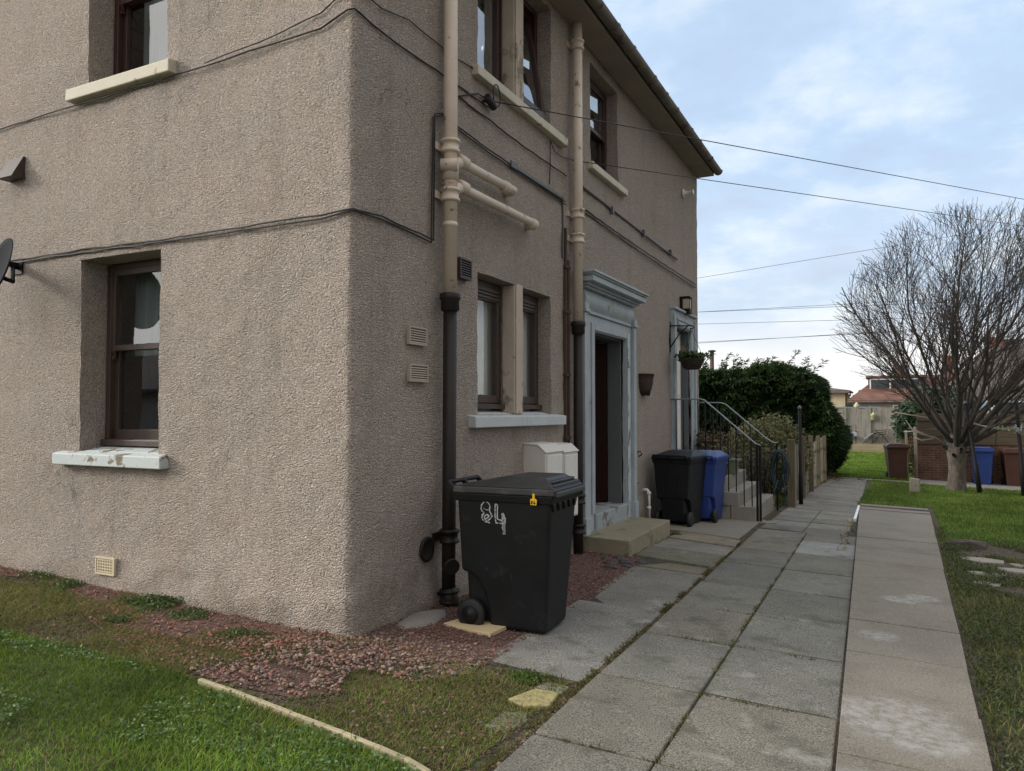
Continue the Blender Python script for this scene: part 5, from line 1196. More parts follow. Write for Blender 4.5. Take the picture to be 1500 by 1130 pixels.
# ------------------------------------------------------------------ houses beyond
def far_house(name, label, x0, x1, y0, y1, zb, ze, zr, rx0, rx1, mw, mr, hip=True, dorm=None, chim=(), wins=()):
    t = thing(name, label, 'house', ((x0+x1)/2, y0, zb), 0, None); e = .35
    m = MB(); m.box(x0, x1, y0, y1, zb, ze); m.build('wall', mw, t)
    ym = (y0+y1)/2; m = MB(); a, b, c, d = x0-e, x1+e, y0-e, y1+e
    vs = [(a, c, ze), (b, c, ze), (b, d, ze), (a, d, ze), (rx0, ym, zr), (rx1, ym, zr), (a, c, ze+.12), (b, c, ze+.12), (b, d, ze+.12), (a, d, ze+.12)]
    m.add(vs, [(3, 2, 1, 0), (6, 7, 5, 4), (8, 9, 4, 5), (9, 6, 4), (7, 8, 5), (0, 1, 7, 6), (1, 2, 8, 7), (2, 3, 9, 8), (3, 0, 6, 9)]); rf = m.build('roof', mr, t)
    g = MB(); g.box(a, b, c-.11, c-.002, ze-.06, ze+.06); g.build('gutter', M['gutter'], t)
    if dorm:
        dx0, dx1, dy, dz0, dz1 = dorm; m = MB(); m.box(dx0, dx1, dy, ym+.6, dz0, dz1); m.box(dx0-.15, dx1+.15, dy-.15, ym+.7, dz1+.001, dz1+.14); dm = m.build('dormer', mr, t)
        w = MB(); rect_frame(w, lambda u, n, z: (u, dy-n, z), dx0+.1, dx1-.1, dz0+.1, dz1-.05, .0, .05, .09); k = MB(); k.box((dx0+dx1)/2-.35, (dx0+dx1)/2-.25, dy-.049, dy-.001, dz0+.19, dz1-.141); w.add(k.v, k.f); wf = w.build('window', M['white_frame'], dm)
        w = MB(); w.box(dx0+.19, dx1-.19, dy-.02, dy-.005, dz0+.19, dz1-.141); w.build('pane', M['pane'], dm)
    for (cx, cy, cw, z0, z1, pots) in chim:
        m = MB(); m.box(cx-cw/2, cx+cw/2, cy-.3, cy+.3, z0, z1); m.box(cx-cw/2-.05, cx+cw/2+.05, cy-.35, cy+.35, z1+.001, z1+.1); ch = m.build('chimney', M['brick_red'], rf)
        for p in range(pots): m = MB(); m.lathe((cx-cw/3+cw*.66*p/max(1, pots-1), cy, z1+.1), [(.13, 0), (.10, .3), (.12, .34), (.09, .36)], 10); m.build('chimney_pot', M['brick_red'], ch)
    for (wx0, wx1, wz0, wz1) in wins:
        w = MB(); rect_frame(w, lambda u, n, z: (u, y0-n, z), wx0, wx1, wz0, wz1, .0, .06, .08); wn = w.build('window', M['white_frame'], t); w = MB(); w.box(wx0+.08, wx1-.08, y0-.02, y0-.004, wz0+.08, wz1-.08); w.build('pane', M['pane'], wn)
    return t
far_house('bungalow', 'red tiled bungalow with a white framed dormer beyond the board fence', .75, 9.0, 55, 63, -.9, 2.25, 4.25, 2.5, 7.4, M['grey_wall'], M['red_tiles'], dorm=(1.72, 5.2, 56.6, 2.95, 3.98), chim=((3.75, 59.3, .75, 3.8, 4.75, 2),), wins=((3.3, 4.6, .9, 2.0), (5.6, 6.8, .9, 2.0)))
far_house('cream_house', 'small cream walled house left of the red tiled bungalow', -3.4, .15, 57, 62, -.9, 3.0, 3.4, -2.2, -1.0, M['cream_wall'], M['grey_tiles'], wins=((-1.6, -.8, 1.3, 2.3),))
far_house('grey_house', 'large house with a brown grey hipped roof behind the bare tree', 5.9, 14.5, 41, 50, .4, 2.1, 5.55, 8.3, 11.6, M['grey_wall'], M['grey_tiles'], chim=((6.35, 47.5, .75, 1.4, 4.75, 2), (8.35, 45.2, .8, 5.0, 5.55, 2)), wins=((7.0, 8.4, 1.0, 1.9), (10, 11.4, 1.0, 1.9)))
far_house('red_roofed_house', 'distant red roofed house peeping over the conifer hedge', -7.0, -3.6, 62, 68, -.9, 4.35, 5.2, -6.0, -4.6, M['cream_wall'], M['red_tiles'], chim=((-5.0, 65, .6, 5.0, 5.5, 1),))
m = MB(); m.box(.3, 2.55, 42.5, 44, -.8, 1.72); m.box(.2, 2.65, 42.4, 44.1, 1.7205, 1.80); m.box(2.30, 2.44, 42.3, 42.398, -.6, 1.72)
tag(m.build('garden_shed', M['bluebox']), 'blue grey shed top showing above the far board fence', 'shed')
for k, (px, zt, lab) in enumerate(((1043, 5.6, 'taller of two dark flue poles rising beyond the hedge'), (1063, 4.6, 'shorter of two dark flue poles rising beyond the hedge'))):
    p = at(px, 540, 48); m = MB(); m.tube([(p[0], 48, -1), (p[0], 48, zt)], .14-.05*k, 10); m.lathe((p[0], 48, zt), [(.14-.05*k, 0), (.26-.09*k, .03), (.26-.09*k, .12), (.05, .16)], 12); tag(m.build('flue_pole', M['rust']), lab, 'pole', 'flue poles beyond the hedge')
sheet('car_park', [(3.6, 22.44), (16, 22.44), (16, 24), (3.6, 24)], 1.0, M['tarmac'])
m = MB(); m.box(5.3, 18, 22.43, 36, -1.2, .42); m.build('car_park', M['tarmac'])['kind'] = 'structure'
bpy.data.objects.remove([o for o in bpy.data.objects if o.name == 'car_park'][0])
def car(label, x, y, z, rz, mb_):
    t = thing('parked_car', label, 'car', (x, y, z), rz, 'cars parked beyond the timber wall')
    pr = [(-2.0, .28), (2.05, .28), (2.1, .55), (1.95, .78), (1.05, .95), (-1.75, .98), (-2.0, .85)]
    m = MB(); m.prism([(a, -.84, b) for a, b in pr], (0, 1.68, 0)); m.build('body', mb_, t, bevel=.06, seg=3, local=True)
    m = MB(); m.hexa([(-1.75, -.80, .97), (1.05, -.80, .94), (1.05, .80, .94), (-1.75, .80, .97)], [(-1.35, -.62, 1.45), (.25, -.62, 1.47), (.25, .62, 1.47), (-1.35, .62, 1.45)]); cb = m.build('cabin', mb_, t, bevel=.05, seg=3, local=True)
    m = MB()
    for s in (-1, 1):
        m.hexa([(-1.5, s*.79, 1.0), (.85, s*.79, .99), (.85, s*.80, .99), (-1.5, s*.80, 1.0)], [(-1.25, s*.66, 1.38), (.2, s*.66, 1.40), (.2, s*.672, 1.40), (-1.25, s*.672, 1.38)])
    m.hexa([(1.03, -.68, .99), (1.05, -.68, .985), (1.05, .68, .985), (1.03, .68, .99)], [(.30, -.56, 1.42), (.33, -.56, 1.425), (.33, .56, 1.425), (.30, .56, 1.42)]); m.build('window', M['pane'], cb, local=True)
    for a in (-1.3, 1.3):
        for s in (-1, 1):
            m = MB(); m.lathe((a, s*.78, .31), [(.12, -.1), (.30, -.1), (.31, -.06), (.31, .06), (.30, .1), (.12, .1)], 20, 'y'); m.build('wheel', M['rubber'], t, local=True)
    for s in (-1, 1): m = MB(); m.box(2.02, 2.10, s*.62-.16, s*.62+.16, .58, .72); m.build('headlight', M['white_plastic'], t, bevel=.02, local=True)
car('silver car seen through the branches behind the timber wall', 6.55, 26.6, .42, math.radians(200), M['car_silver'])
car('pale blue car at the right edge behind the timber wall', 8.9, 26.0, .42, math.radians(180), M['car_blue'])
def tree_line():
    rng = np.random.default_rng(6); c = []
    for k in range(60): 
        x = rng.uniform(-40, 60); h = rng.uniform(1.6, 4.0); c += [(x+rng.normal(0, .7), 95+rng.normal(0, 3), -.6+h*rng.uniform(.1, 1.1)) for _ in range(12)]
    V, T, C = leaf_cloud(rng, np.array(c), 22000, .55, (.5, .5, .4), [(.03, .05, .025), (.045, .06, .03), (.06, .055, .04)], .8)
    np_mesh('distant_trees', V, T, M['hedge'], C)['kind'] = 'stuff'
tree_line()
# what stands behind the camera and shows in the window glass
far_house('low_house', 'low grey slated garden house mirrored in the lower gable window', -21, -11.5, -14.5, -10.2, -.6, 2.05, 3.7, -19.5, -13.4, M['grey_wall'], M['grey_tiles'])

# overhead wires
def wire(name, a, b, sag, r, label, group):
    a, b = Vector(a), Vector(b); m = MB(); m.tube([a.lerp(b, k/24)-Vector((0, 0, sag*4*(k/24)*(1-k/24))) for k in range(25)], r, 5); tag(m.build(name, M['cable']), label, 'wire', group)
i1 = CAM+ray(717, 148)*((.07-CAM[0])/ray(717, 148)[0]); i2 = CAM+ray(838, 235)*((.06-CAM[0])/ray(838, 235)[0])
wire('overhead_wire', i1, at(1640, 318, 17.0), .0, .0055, 'upper black wire running from the house window sill out over the garden', 'wires from the house')
wire('overhead_wire', i2, at(1640, 352, 20.0), .0, .0055, 'lower black wire from the downpipe passing the top of the bare tree', 'wires from the house')
m = MB(); m.tube([i1+np.array([-.08, -.02, .0]), i1], .012, 8); m.tube([i1+np.array([0, -.05, .02]), i1+np.array([0, .09, -.03])], .034, 10)
m.tube([tuple(i1+np.array([.02, .10+.07*math.cos(a), .08+.10*math.sin(a)])) for a in np.linspace(-1.5, 4.4, 14)], .006, 5)
tag(m.build('wire_anchor', M['cable']), 'black wire anchor bolted to the wall under the upper sill', 'wire anchor')
for k, (p, q, lab) in enumerate((((900, 428), (1420, 342), 'topmost thin wire slanting up to the tree behind the house'),
                        ((880, 465), (1420, 436), 'upper strand of the closest pair of distant wires'), ((880, 463), (1420, 442), 'lower strand of the closest pair of distant wires'),
                        ((880, 479), (1420, 464), 'single level distant wire below the closest pair'), ((880, 512), (1420, 478), 'distant wire slanting just above the white horizon glow'), ((880, 509), (1420, 481), 'lowest faint wire crossing just above the hedge tips'))):
    wire('overhead_wire', at(*p, 46), at(*q, 44), .0, .012, lab, 'distant overhead wires')

# ------------------------------------------------------------------ gravel, grass, weeds, small stones
def gravel():
    rng = np.random.default_rng(7); P = []
    def scatter(n, x0, x1, y0, y1): return np.stack([rng.uniform(x0, x1, n), rng.uniform(y0, y1, n)], 1)
    A = scatter(60000, -4.6, 1.05, -1.05, 4.05); A = A[in_poly(A, GRAVEL)]
    keep = np.where(A[:, 0] < -1.7, vnoise(A[:, 0], A[:, 1], 31, 4) > .12, True) & ~((A[:, 1] < -.5) & (A[:, 0] > .3) & (vnoise(A[:, 0], A[:, 1], 32, 9) > .5))
    edge = vnoise(A[:, 0], A[:, 1], 33, 6); keep &= ~((A[:, 0] < .2) & (A[:, 0] > -1.7) & (A[:, 1] > -.75) & (A[:, 1] < -.25) & (edge > .74))
    B = scatter(900, -.2, 1.55, -1.2, .1); A = np.concatenate([A[keep], B[vnoise(B[:, 0], B[:, 1], 35, 7) > .55]])
    n = len(A); near = np.clip(1-np.hypot(A[:, 0]-.25, A[:, 1]+.55)/1.0, 0, 1)
    size = (.0060+.0036*near)*rng.lognormal(0, .32, n); size = np.clip(size, .005, .024)
    t = (1+5**.5)/2; I = np.array([(-1, t, 0), (1, t, 0), (-1, -t, 0), (1, -t, 0), (0, -1, t), (0, 1, t), (0, -1, -t), (0, 1, -t), (t, 0, -1), (t, 0, 1), (-t, 0, -1), (-t, 0, 1)])/1.9
    FI = np.array([(0, 11, 5), (0, 5, 1), (0, 1, 7), (0, 7, 10), (0, 10, 11), (1, 5, 9), (5, 11, 4), (11, 10, 2), (10, 7, 6), (7, 1, 8), (3, 9, 4), (3, 4, 2), (3, 2, 6), (3, 6, 8), (3, 8, 9), (4, 9, 5), (2, 4, 11), (6, 2, 10), (8, 6, 7), (9, 8, 1)])
    V = I[None]*rng.uniform(.55, 1.35, (n, 12, 1))*np.stack([rng.uniform(.8, 1.5, n), rng.uniform(.7, 1.1, n), rng.uniform(.4, .8, n)], 1)[:, None]*size[:, None, None]
    a, b = rng.uniform(0, 6.28, n), rng.normal(0, .5, n)
    ca, sa, cb_, sb = np.cos(a)[:, None], np.sin(a)[:, None], np.cos(b)[:, None], np.sin(b)[:, None]
    x, y, z = V[..., 0], V[..., 1], V[..., 2]; y, z = y*cb_-z*sb, y*sb+z*cb_; x, y = x*ca-y*sa, x*sa+y*ca
    mound = .035*np.exp(-((A[:, 0]-.15)**2/.35+(A[:, 1]+.45)**2/.12))
    V = np.stack([x+A[:, :1], y+A[:, 1:], z+(gzn(A[:, 0], A[:, 1])+.004+rng.uniform(0, .012, n)+mound)[:, None]], -1).reshape(-1, 3)
    pal = np.array([(.20, .11, .09), (.17, .10, .088), (.22, .15, .125), (.135, .115, .11), (.18, .155, .145), (.23, .155, .115), (.12, .10, .095), (.22, .19, .165)])
    red = np.array([(.22, .105, .085), (.25, .135, .105), (.19, .10, .08), (.16, .115, .095)])
    dark = np.array([(.13, .07, .062), (.105, .06, .055), (.16, .10, .09)])
    c = pal[rng.integers(0, 8, n)]; isr = (A[:, 0] < -.2+.5*vnoise(A[:, 0], A[:, 1], 77, 5)-.25) & (rng.random(n) < .7); c = np.where(isr[:, None], red[rng.integers(0, 4, n)], c)
    isd = (A[:, 1] > .3) & (rng.random(n) < .75); c = np.where(isd[:, None], dark[rng.integers(0, 3, n)], c)
    c = c*rng.uniform(.85, 1.55, (n, 1))*np.array([.97, .89, .85]); T = (np.arange(n)[:, None, None]*12+FI[None]).reshape(-1, 3)
    np_mesh('gravel', V, T, M['stones'], np.repeat(c, 12, 0))['kind'] = 'stuff'
def crumbs():
    rng = np.random.default_rng(27); n = 22000; A = np.stack([rng.uniform(-5, 1.62, n), rng.uniform(-1.45, .02, n)], 1)
    A = A[~in_poly(A, LAWN) & (~in_poly(A, GRAVEL) | (rng.random(n) < .15))]; B = np.stack([rng.uniform(3.6, 6, 9000), rng.uniform(-1, 8, 9000)], 1); B = B[B[:, 0] > 3.68+.0185*B[:, 1]]
    J = np.stack([rng.normal(1.645-.0285*np.linspace(-1.4, 6.3, 5000), .018), np.linspace(-1.4, 6.3, 5000)], 1); A = np.concatenate([A, B, J]); n = len(A)
    I = np.array([(1, 0, 0), (-1, 0, 0), (0, 1, 0), (0, -1, 0), (0, 0, 1), (0, 0, -1)]); FI = np.array([(0, 2, 4), (2, 1, 4), (1, 3, 4), (3, 0, 4), (2, 0, 5), (1, 2, 5), (3, 1, 5), (0, 3, 5)])
    V = I[None]*rng.uniform(.5, 1.4, (n, 6, 3))*(rng.lognormal(0, .4, n)*.006)[:, None, None]; V[..., 2] *= .6; V += np.stack([A[:, 0], A[:, 1], gzn(A[:, 0], A[:, 1])+.006], 1)[:, None]
    pal = np.array([(.075, .055, .035), (.11, .085, .055), (.055, .042, .03), (.15, .12, .08), (.10, .105, .035), (.18, .12, .09)]); c = pal[rng.integers(0, 6, n)]*rng.uniform(.7, 1.3, (n, 1))
    np_mesh('soil_crumbs', V.reshape(-1, 3), (np.arange(n)[:, None, None]*6+FI[None]).reshape(-1, 3), M['stones'], np.repeat(c, 6, 0))['kind'] = 'stuff'
gravel(); crumbs()
def blades(name, P, h, w, cols, seed, lean=.6, mt='blades', z=None, hvar=.45):
    rng = np.random.default_rng(seed); n = len(P); a = rng.uniform(0, 6.28, n); d = np.stack([np.cos(a), np.sin(a), 0*a], 1); s = np.stack([-np.sin(a), np.cos(a), 0*a], 1)
    H = (h*np.clip(rng.normal(1, hvar, n), .3, 2.2))[:, None] if np.ndim(h) == 0 else (h*np.clip(rng.normal(1, hvar, n), .3, 2.2))[:, None]
    L = H*np.abs(rng.normal(lean, .35, n))[:, None]; B = np.stack([P[:, 0], P[:, 1], gzn(P[:, 0], P[:, 1])+.004 if z is None else z], 1); up = np.array([0, 0, 1.])
    V = np.stack([B-s*w/2, B+s*w/2, B+up*H*.62+d*L*.4-s*w*.4, B+up*H*.62+d*L*.4+s*w*.4, B+up*H*.9+d*L], 1).reshape(-1, 3)
    i = np.arange(n)[:, None]*5; T = np.concatenate([i+np.array([[0, 1, 3]]), i+np.array([[0, 3, 2]]), i+np.array([[2, 3, 4]])])
    c = np.asarray(cols)[rng.integers(0, len(cols), n)] if np.ndim(cols) == 2 and len(cols) != n else cols
    c = c*rng.uniform(.7, 1.3, (n, 1)); o = np_mesh(name, V, T, M[mt], np.repeat(c, 5, 0)); o['kind'] = 'stuff'; return o
GREEN = [(.12, .205, .028), (.15, .235, .034), (.09, .165, .026), (.20, .255, .05), (.125, .205, .03)]
STRAW = [(.27, .21, .11), (.20, .165, .08), (.16, .155, .06)]
def near_grass():
    rng = np.random.default_rng(12)
    P = np.stack([rng.uniform(-5, 2.0, 210000), rng.uniform(-3.6, -.85, 210000)], 1); P = P[in_poly(P, LAWN)]
    bare = vnoise(P[:, 0], P[:, 1], 41, 3.5); edge = np.clip((P[:, 1]+1.55)/.5, 0, 1); P = P[rng.random(len(P)) > np.clip((bare-.70)*1.6, 0, .5)*(.25+edge)]
    f = vnoise(P[:, 0], P[:, 1], 42, 4.0); dry = rng.random(len(P)) < np.clip((f-.6)*1.0, .03, .25)
    c = np.where(dry[:, None], np.asarray(STRAW)[rng.integers(0, 3, len(P))], np.asarray(GREEN)[rng.integers(0, 5, len(P))]*(.75+.5*vnoise(P[:, 0], P[:, 1], 43, 2.2))[:, None])
    h = .019+.014*vnoise(P[:, 0], P[:, 1], 44, 3); blades('grass', P, h, .0042, c, 13, .9)
    # clover and broad weeds in the lawn
    Q = np.stack([rng.uniform(-3.5, 1.9, 60000), rng.uniform(-3.2, -1.1, 60000)], 1); Q = Q[in_poly(Q, LAWN)]; Q = Q[vnoise(Q[:, 0], Q[:, 1], 45, 5) > .60]
    ct = np.stack([Q[:, 0], Q[:, 1], gzn(Q[:, 0], Q[:, 1])+rng.uniform(.012, .045, len(Q))], 1)
    V, T, C = leaf_cloud(rng, ct, min(16000, len(Q)), .020, (.004, .004, .004), [(.12, .20, .07), (.085, .165, .045), (.15, .23, .09)], .25); np_mesh('clover', V, T, M['leaves'], C)['kind'] = 'stuff'
    # thin dry grass and moss creeping over the gravel edge
    P = np.stack([rng.uniform(-5, 1.62, 170000), rng.uniform(-1.30, .0, 170000)], 1); x, y = P[:, 0], P[:, 1]
    w = vnoise(x, y, 46, 5)
    lim = np.where((x < -.3) & (y < -.62), .22, np.where(x < -1.6, np.where(y > -.28, .62, .30), np.where(x > .45, np.where(x > .95, .26, .36), .72))); ok = (w > lim-.25*(rng.random(len(x)) < .3)) & ~in_poly(P, LAWN); ok |= (y < -.86) & (x < -.6) & (w > .3) & ~in_poly(P, LAWN)
    ok &= ~((x > .98) & (y > .02)) & ~((x > 1.60) & (y > -1.3))
    P = P[ok]; P = P[rng.random(len(P)) < .75]; n = len(P); m_ = rng.random(n) < np.where(P[:, 0] < -1.2, .62, .58)
    c = np.where(m_[:, None], np.asarray(STRAW)[rng.integers(0, 3, n)], np.asarray(GREEN)[rng.integers(0, 5, n)]*.85); blades('grass', P, .016, .0038, c, 14, 1.2)
near_grass()
def far_grass():
    rng = np.random.default_rng(15)
    P = np.stack([rng.uniform(2.55, 8, 120000), rng.uniform(7, 20.3, 120000)], 1); P = P[in_poly(P, RLAWN)]
    c = np.asarray([(.105, .17, .027), (.125, .19, .033), (.09, .145, .027), (.16, .19, .055)])[rng.integers(0, 4, len(P))]*(.8+.45*vnoise(P[:, 0], P[:, 1], 51, 1.6))[:, None]; blades('grass', P, .045, .010, c, 16, .7)
    P = np.stack([rng.uniform(-.6, 4.2, 95000), rng.uniform(20.9, 37.8, 95000)], 1); P = P[~((P[:, 0] > 3.75) & (P[:, 1] < 24)) & ~((P[:, 0] < 1.6) & (P[:, 1] < 22.3))]
    blades('grass', P, .055, .016, [(.125, .21, .028), (.15, .235, .034), (.11, .18, .028), (.19, .25, .055)], 17, .7)
    P = np.stack([rng.uniform(.1, 1.38, 9000), rng.uniform(10.4, 17.8, 9000)], 1); blades('grass', P, .06, .010, [(.10, .13, .03), (.07, .10, .025), (.14, .14, .05)], 18, .8)
    # rough weeds and moss beside the buff slabs
    P = np.stack([rng.uniform(3.55, 8, 150000), rng.uniform(-1.5, 9.5, 150000)], 1); x, y = P[:, 0], P[:, 1]
    ok = (x > 3.63+.0185*(y+.3)) & ~in_poly(P, RLAWN) & (vnoise(x, y, 52, 2.2) > .03) & ~((x > 3.95) & (y > 4.2) & (vnoise(x, y, 53, 5) > .42)); P = P[ok]
    blades('grass', P, .035, .006, [(.075, .11, .025), (.11, .14, .04), (.14, .15, .05), (.07, .095, .028), (.19, .16, .08)], 19, 1.0)
    Q = np.stack([rng.uniform(3.6, 7, 70000), rng.uniform(-1.5, 8.6, 70000)], 1); x, y = Q[:, 0], Q[:, 1]; ok = (x > 3.66+.0185*(y+.3)) & (vnoise(x, y, 54, 3.0) > .28) & ~((x > 4.0) & (y > 4.4) & (vnoise(x, y, 53, 5) > .45)); Q = Q[ok]
    ct = np.stack([Q[:, 0], Q[:, 1], gzn(Q[:, 0], Q[:, 1])+rng.uniform(.005, .05, len(Q))], 1)
    V, T, C = leaf_cloud(rng, ct, min(90000, 3*len(Q)), .018, (.02, .02, .006), [(.05, .085, .03), (.035, .065, .02), (.08, .10, .035), (.09, .095, .04)], .3); np_mesh('ground_weeds', V, T, M['leaves'], C)['kind'] = 'stuff'
far_grass()
def moss():
    rng = np.random.default_rng(19); L = []
    def line(x0, y0, x1, y1, n, s=.014): t = rng.uniform(0, 1, n); L.append(np.stack([x0+(x1-x0)*t+rng.normal(0, s, n), y0+(y1-y0)*t+rng.normal(0, s, n)], 1))
    line(1.672, -1.4, 1.50, 6.3, 6500, .013); line(2.295, -1.4, 2.14, 7, 2600, .010); line(2.93, 3, 2.68, 11, 900, .012)
    for y in (-.73, .23, 1.25, 2.19): line(1.69, y, 2.9, y, 350, .010)
    line(1.49, 8, 1.5, 20, 900, .04); line(.64, 4.1, .64, 5.8, 250, .012); line(.95, .03, 1.5, 0.0, 700, .03)
    P = np.concatenate(L); P = P[vnoise(P[:, 0], P[:, 1], 61, 9) > .42]
    blades('moss', P, .016, .005, [(.10, .105, .03), (.075, .08, .025), (.15, .14, .05), (.09, .07, .04)], 20, 1.0)
moss()
def tuft(x, y, n, r, h, label, cols, leaf=.05):
    rng = np.random.default_rng(int(abs(x*1000+y*77))); leaf *= .42; h *= .45; n = int(n*2.2); t = thing('weed', label, 'weed', (x, y, gz(x, y)), 0)
    c = np.stack([rng.normal(x, r*.55, 40), rng.normal(y, r*.4, 40), gz(x, y)+rng.uniform(.01, h, 40)], 1)
    V, T, C = leaf_cloud(rng, c, n, leaf, (r*.2, r*.2, h*.25), cols, .7); np_mesh('leaves', V, T, M['leaves'], C, t)
WG = [(.08, .125, .035), (.06, .10, .03), (.11, .145, .055)]
tuft(-1.72, -.14, 900, .20, .09, 'largest green weed clump against the foot of the gable wall', WG, .06)
tuft(-1.28, -.20, 420, .14, .05, 'low dull weed patch on red gravel right of the largest clump', WG, .045)
tuft(-1.55, -.60, 260, .08, .05, 'small dark weed tuft on the red gravel away from the wall', WG, .045)
tuft(-.62, -.36, 360, .12, .05, 'sprawling weed near the house corner on the gravel', WG, .045)
tuft(.78, -.34, 220, .07, .04, 'pale small weed among the grey pebbles before the corner', [(.10, .13, .06), (.07, .10, .04)], .04)
tuft(1.34, -.07, 700, .11, .05, 'bright green weed at the near edge of the rough slab', [(.08, .14, .02), (.06, .11, .02)], .035)
tuft(-2.75, -.15, 320, .14, .06, 'weed clump below the cream air brick', WG, .05)
tuft(-3.25, -.06, 340, .16, .07, 'weed clump at the wall foot left of the air brick', WG, .05)
tuft(.66, 5.95, 160, .05, .06, 'small green weed at the far corner of the concrete step', WG, .035)
def stone(name, label, cat, x, y, rx, ry, h, m, seed, group=None, sink=.3):
    rng = random.Random(seed); b = MB(); n = 9; vs = []
    for k, (f, z) in enumerate(((1, -sink), (1.02, .35), (.88, .8), (.5, 1.0))):
        for j in range(n): a = 6.2832*j/n; q = f*rng.uniform(.82, 1.12); vs.append((x+rx*q*math.cos(a), y+ry*q*math.sin(a), gz(x, y)+h*(z+rng.uniform(-.08, .08))))
    b.add(vs, [(i*n+k, i*n+(k+1) % n, (i+1)*n+(k+1) % n, (i+1)*n+k) for i in range(3) for k in range(n)]+[tuple(3*n+k for k in range(n))]); tag(b.build(name, m, bevel=.004), label, cat, group)
rng_ = random.Random(9)
SL = ['flat dark slate piece lying nearest the concrete step', 'broken dark slate at the middle of the slate scatter', 'dark slate shard at the left of the slate scatter', 'long dark slate sliver pointing at the path slab', 'small dark slate chip at the right of the scatter', 'tilted black slate on the gravel edge by the slab', 'thin black slate half buried in dark gravel', 'rounded black stone beside the slate scatter']
for k, (x, y) in enumerate(((.56, 3.86), (.66, 3.72), (.46, 3.70), (.72, 3.60), (.84, 3.74), (.78, 3.46), (.58, 3.50), (.66, 3.30))):
    stone('slate_piece', SL[k], 'slate', x, y, rng_.uniform(.05, .09), rng_.uniform(.03, .06), .03, M['slate'], k, 'slates by the step')
def flatstone(label, pts, h, m, cat='stone'):
    b = MB(); b.hexa([(x, y, gz(x, y)-.05) for x, y in pts], [(x, y, gz(x, y)+h) for x, y in pts]) if len(pts) == 4 else b.prism([(x, y, gz(x, y)-.05) for x, y in pts], (0, 0, .05+h))
    tag(b.build('flat_stone', m, bevel=.008), label, cat)
flatstone('mossy yellow flat stone beside the path edge', [(1.40, -.43), (1.46, -.21), (1.60, -.20), (1.63, -.40), (1.52, -.47)], .022, M['yellow_stone'])
flatstone('grey green flat stone sunk in the soil below the yellow stone', [(1.44, -.77), (1.45, -.56), (1.54, -.50), (1.60, -.60), (1.57, -.79)], .008, M['concrete'])
flatstone('small buff flat stone between the yellow stone and rough slab', [(1.43, -.18), (1.46, -.04), (1.6, -.06), (1.6, -.18)], .010, M['flag'])
FL = ['broad pale broken paving piece nearest the old log', 'pale broken paving piece at the middle of the ruined path', 'narrow broken paving piece beside the weeds', 'worn paving piece nearest the right photo edge', 'small pale paving scrap between two larger ones', 'long broken paving piece below the log', 'mossy paving scrap by the buff slabs', 'grey smooth slab lying at the right photo edge']
for k, (x, y, a, b_, m) in enumerate(((4.15, 6.45, .26, .20, 'flag'), (4.42, 5.9, .20, .16, 'flag'), (4.12, 5.45, .2, .14, 'flag'), (4.80, 5.7, .22, .16, 'flag'), (4.52, 5.35, .13, .10, 'flag'), (4.62, 6.3, .24, .13, 'flag'), (4.05, 4.85, .15, .11, 'flag'), (4.72, 4.72, .36, .55, 'concrete'))):
    r = random.Random(k); flatstone(FL[k], [(x+a*math.cos(t)*r.uniform(.75, 1.1), y+b_*math.sin(t)*r.uniform(.75, 1.1)) for t in (.5, 1.4, 2.6, 3.6, 4.6, 5.6)], .02, M[m], 'paving piece')
stone('old_log', 'dark weathered log lying on the weeds right of the slab strip', 'log', 4.08, 7.52, .24, .075, .10, M['log'], 40)
m = MB(); rng_ = random.Random(6); p = [(-.11, -1.115), (.25, -1.15), (.62, -1.20), (.98, -1.245), (1.18, -1.275), (1.36, -1.305), (1.515, -1.36)]
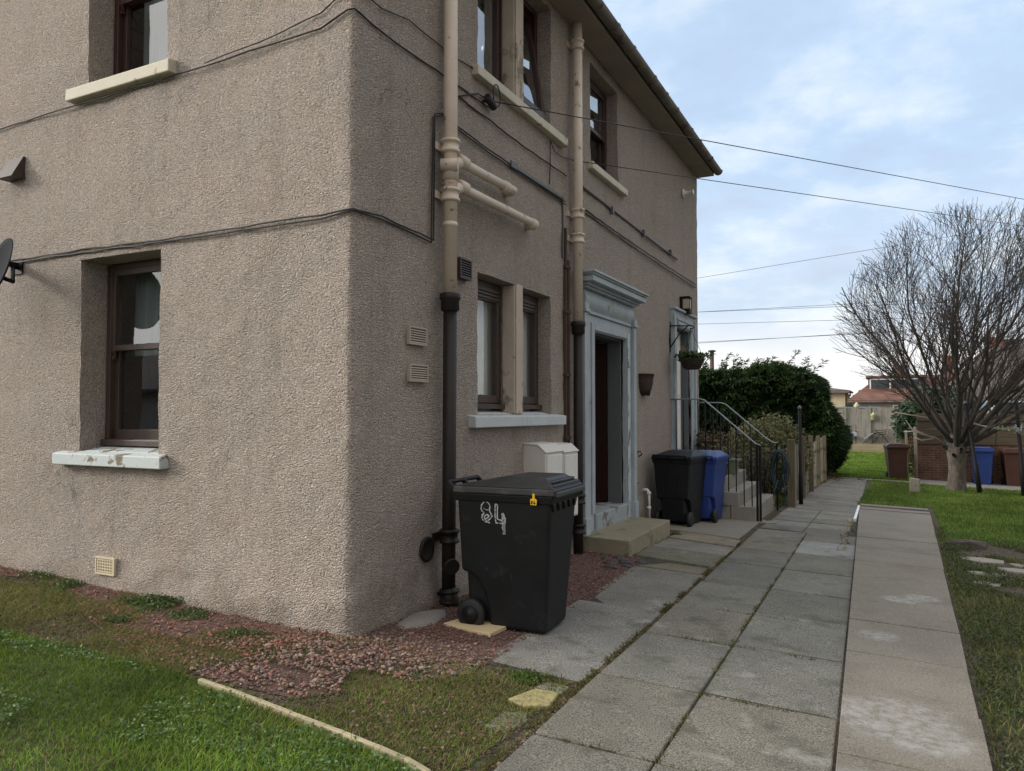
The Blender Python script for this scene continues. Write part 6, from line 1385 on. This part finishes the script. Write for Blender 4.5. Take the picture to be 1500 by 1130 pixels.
for (a, b) in zip(p, p[1:]): m.bar((*a, gz(*a)+.018), (*b, gz(*b)+.018+rng_.uniform(-.003, .003)), .028, .05)
tag(m.build('lawn_edging', M['edging'], bevel=.005), 'weathered pale timber edging strip between lawn and gravel', 'edging')
m = MB(); m.hexa([(2.655, 9.35, -.34), (2.70, 9.35, -.34), (2.675, 11.75, -.36), (2.635, 11.75, -.36)], [(2.655, 9.35, -.215), (2.70, 9.35, -.215), (2.675, 11.75, -.262), (2.635, 11.75, -.262)])
tag(m.build('white_board', M['white_frame'], bevel=.004), 'narrow white edging board in the gap beside the far slab strip', 'board')
def leaves_gap():
    rng = np.random.default_rng(71); n = 150; y = rng.uniform(6, 9.4, n); x = 2.69-.02*(y-6)+rng.normal(0, .035, n); c = np.stack([x, y, gzn(x, y)+rng.uniform(.01, .03, n)], 1)
    V, T, C = leaf_cloud(rng, c, n, .035, (.01, .01, .01), [(.36, .29, .15), (.26, .18, .08), (.42, .38, .24), (.14, .10, .06)], .3); np_mesh('fallen_leaves', V, T, M['leaves'], C)['kind'] = 'stuff'
    n = 260; x = rng.uniform(.05, 2.6, n); y = rng.uniform(18, 20.8, n); x = np.where(rng.random(n) < .6, rng.uniform(1.4, 1.9, n), x); V, T, C = leaf_cloud(rng, np.stack([x, y, gzn(x, y)+.03], 1), n, .06, (.05, .1, .008), [(.13, .09, .05), (.09, .06, .04), (.2, .14, .08)], .2); np_mesh('fallen_leaves', V, T, M['leaves'], C)['kind'] = 'stuff'
leaves_gap()
m = MB(); r = random.Random(5); n = 12; vs = []
for f, z in ((1, -.05), (1.0, .01), (.7, .035), (.3, .04)):
    for j in range(n): a = 6.2832*j/n; vs.append((.16+.13*f*math.cos(a)*r.uniform(.85, 1.1), .62+.30*f*math.sin(a)*r.uniform(.85, 1.1), gz(.2, .6)+z))
m.add(vs, [(i*n+k, i*n+(k+1) % n, (i+1)*n+(k+1) % n, (i+1)*n+k) for i in range(3) for k in range(n)]+[tuple(3*n+k for k in range(n))], True)
tag(m.build('mortar_lump', M['concrete']), 'rough mortar haunching at the foot of the soil pipe', 'mortar')
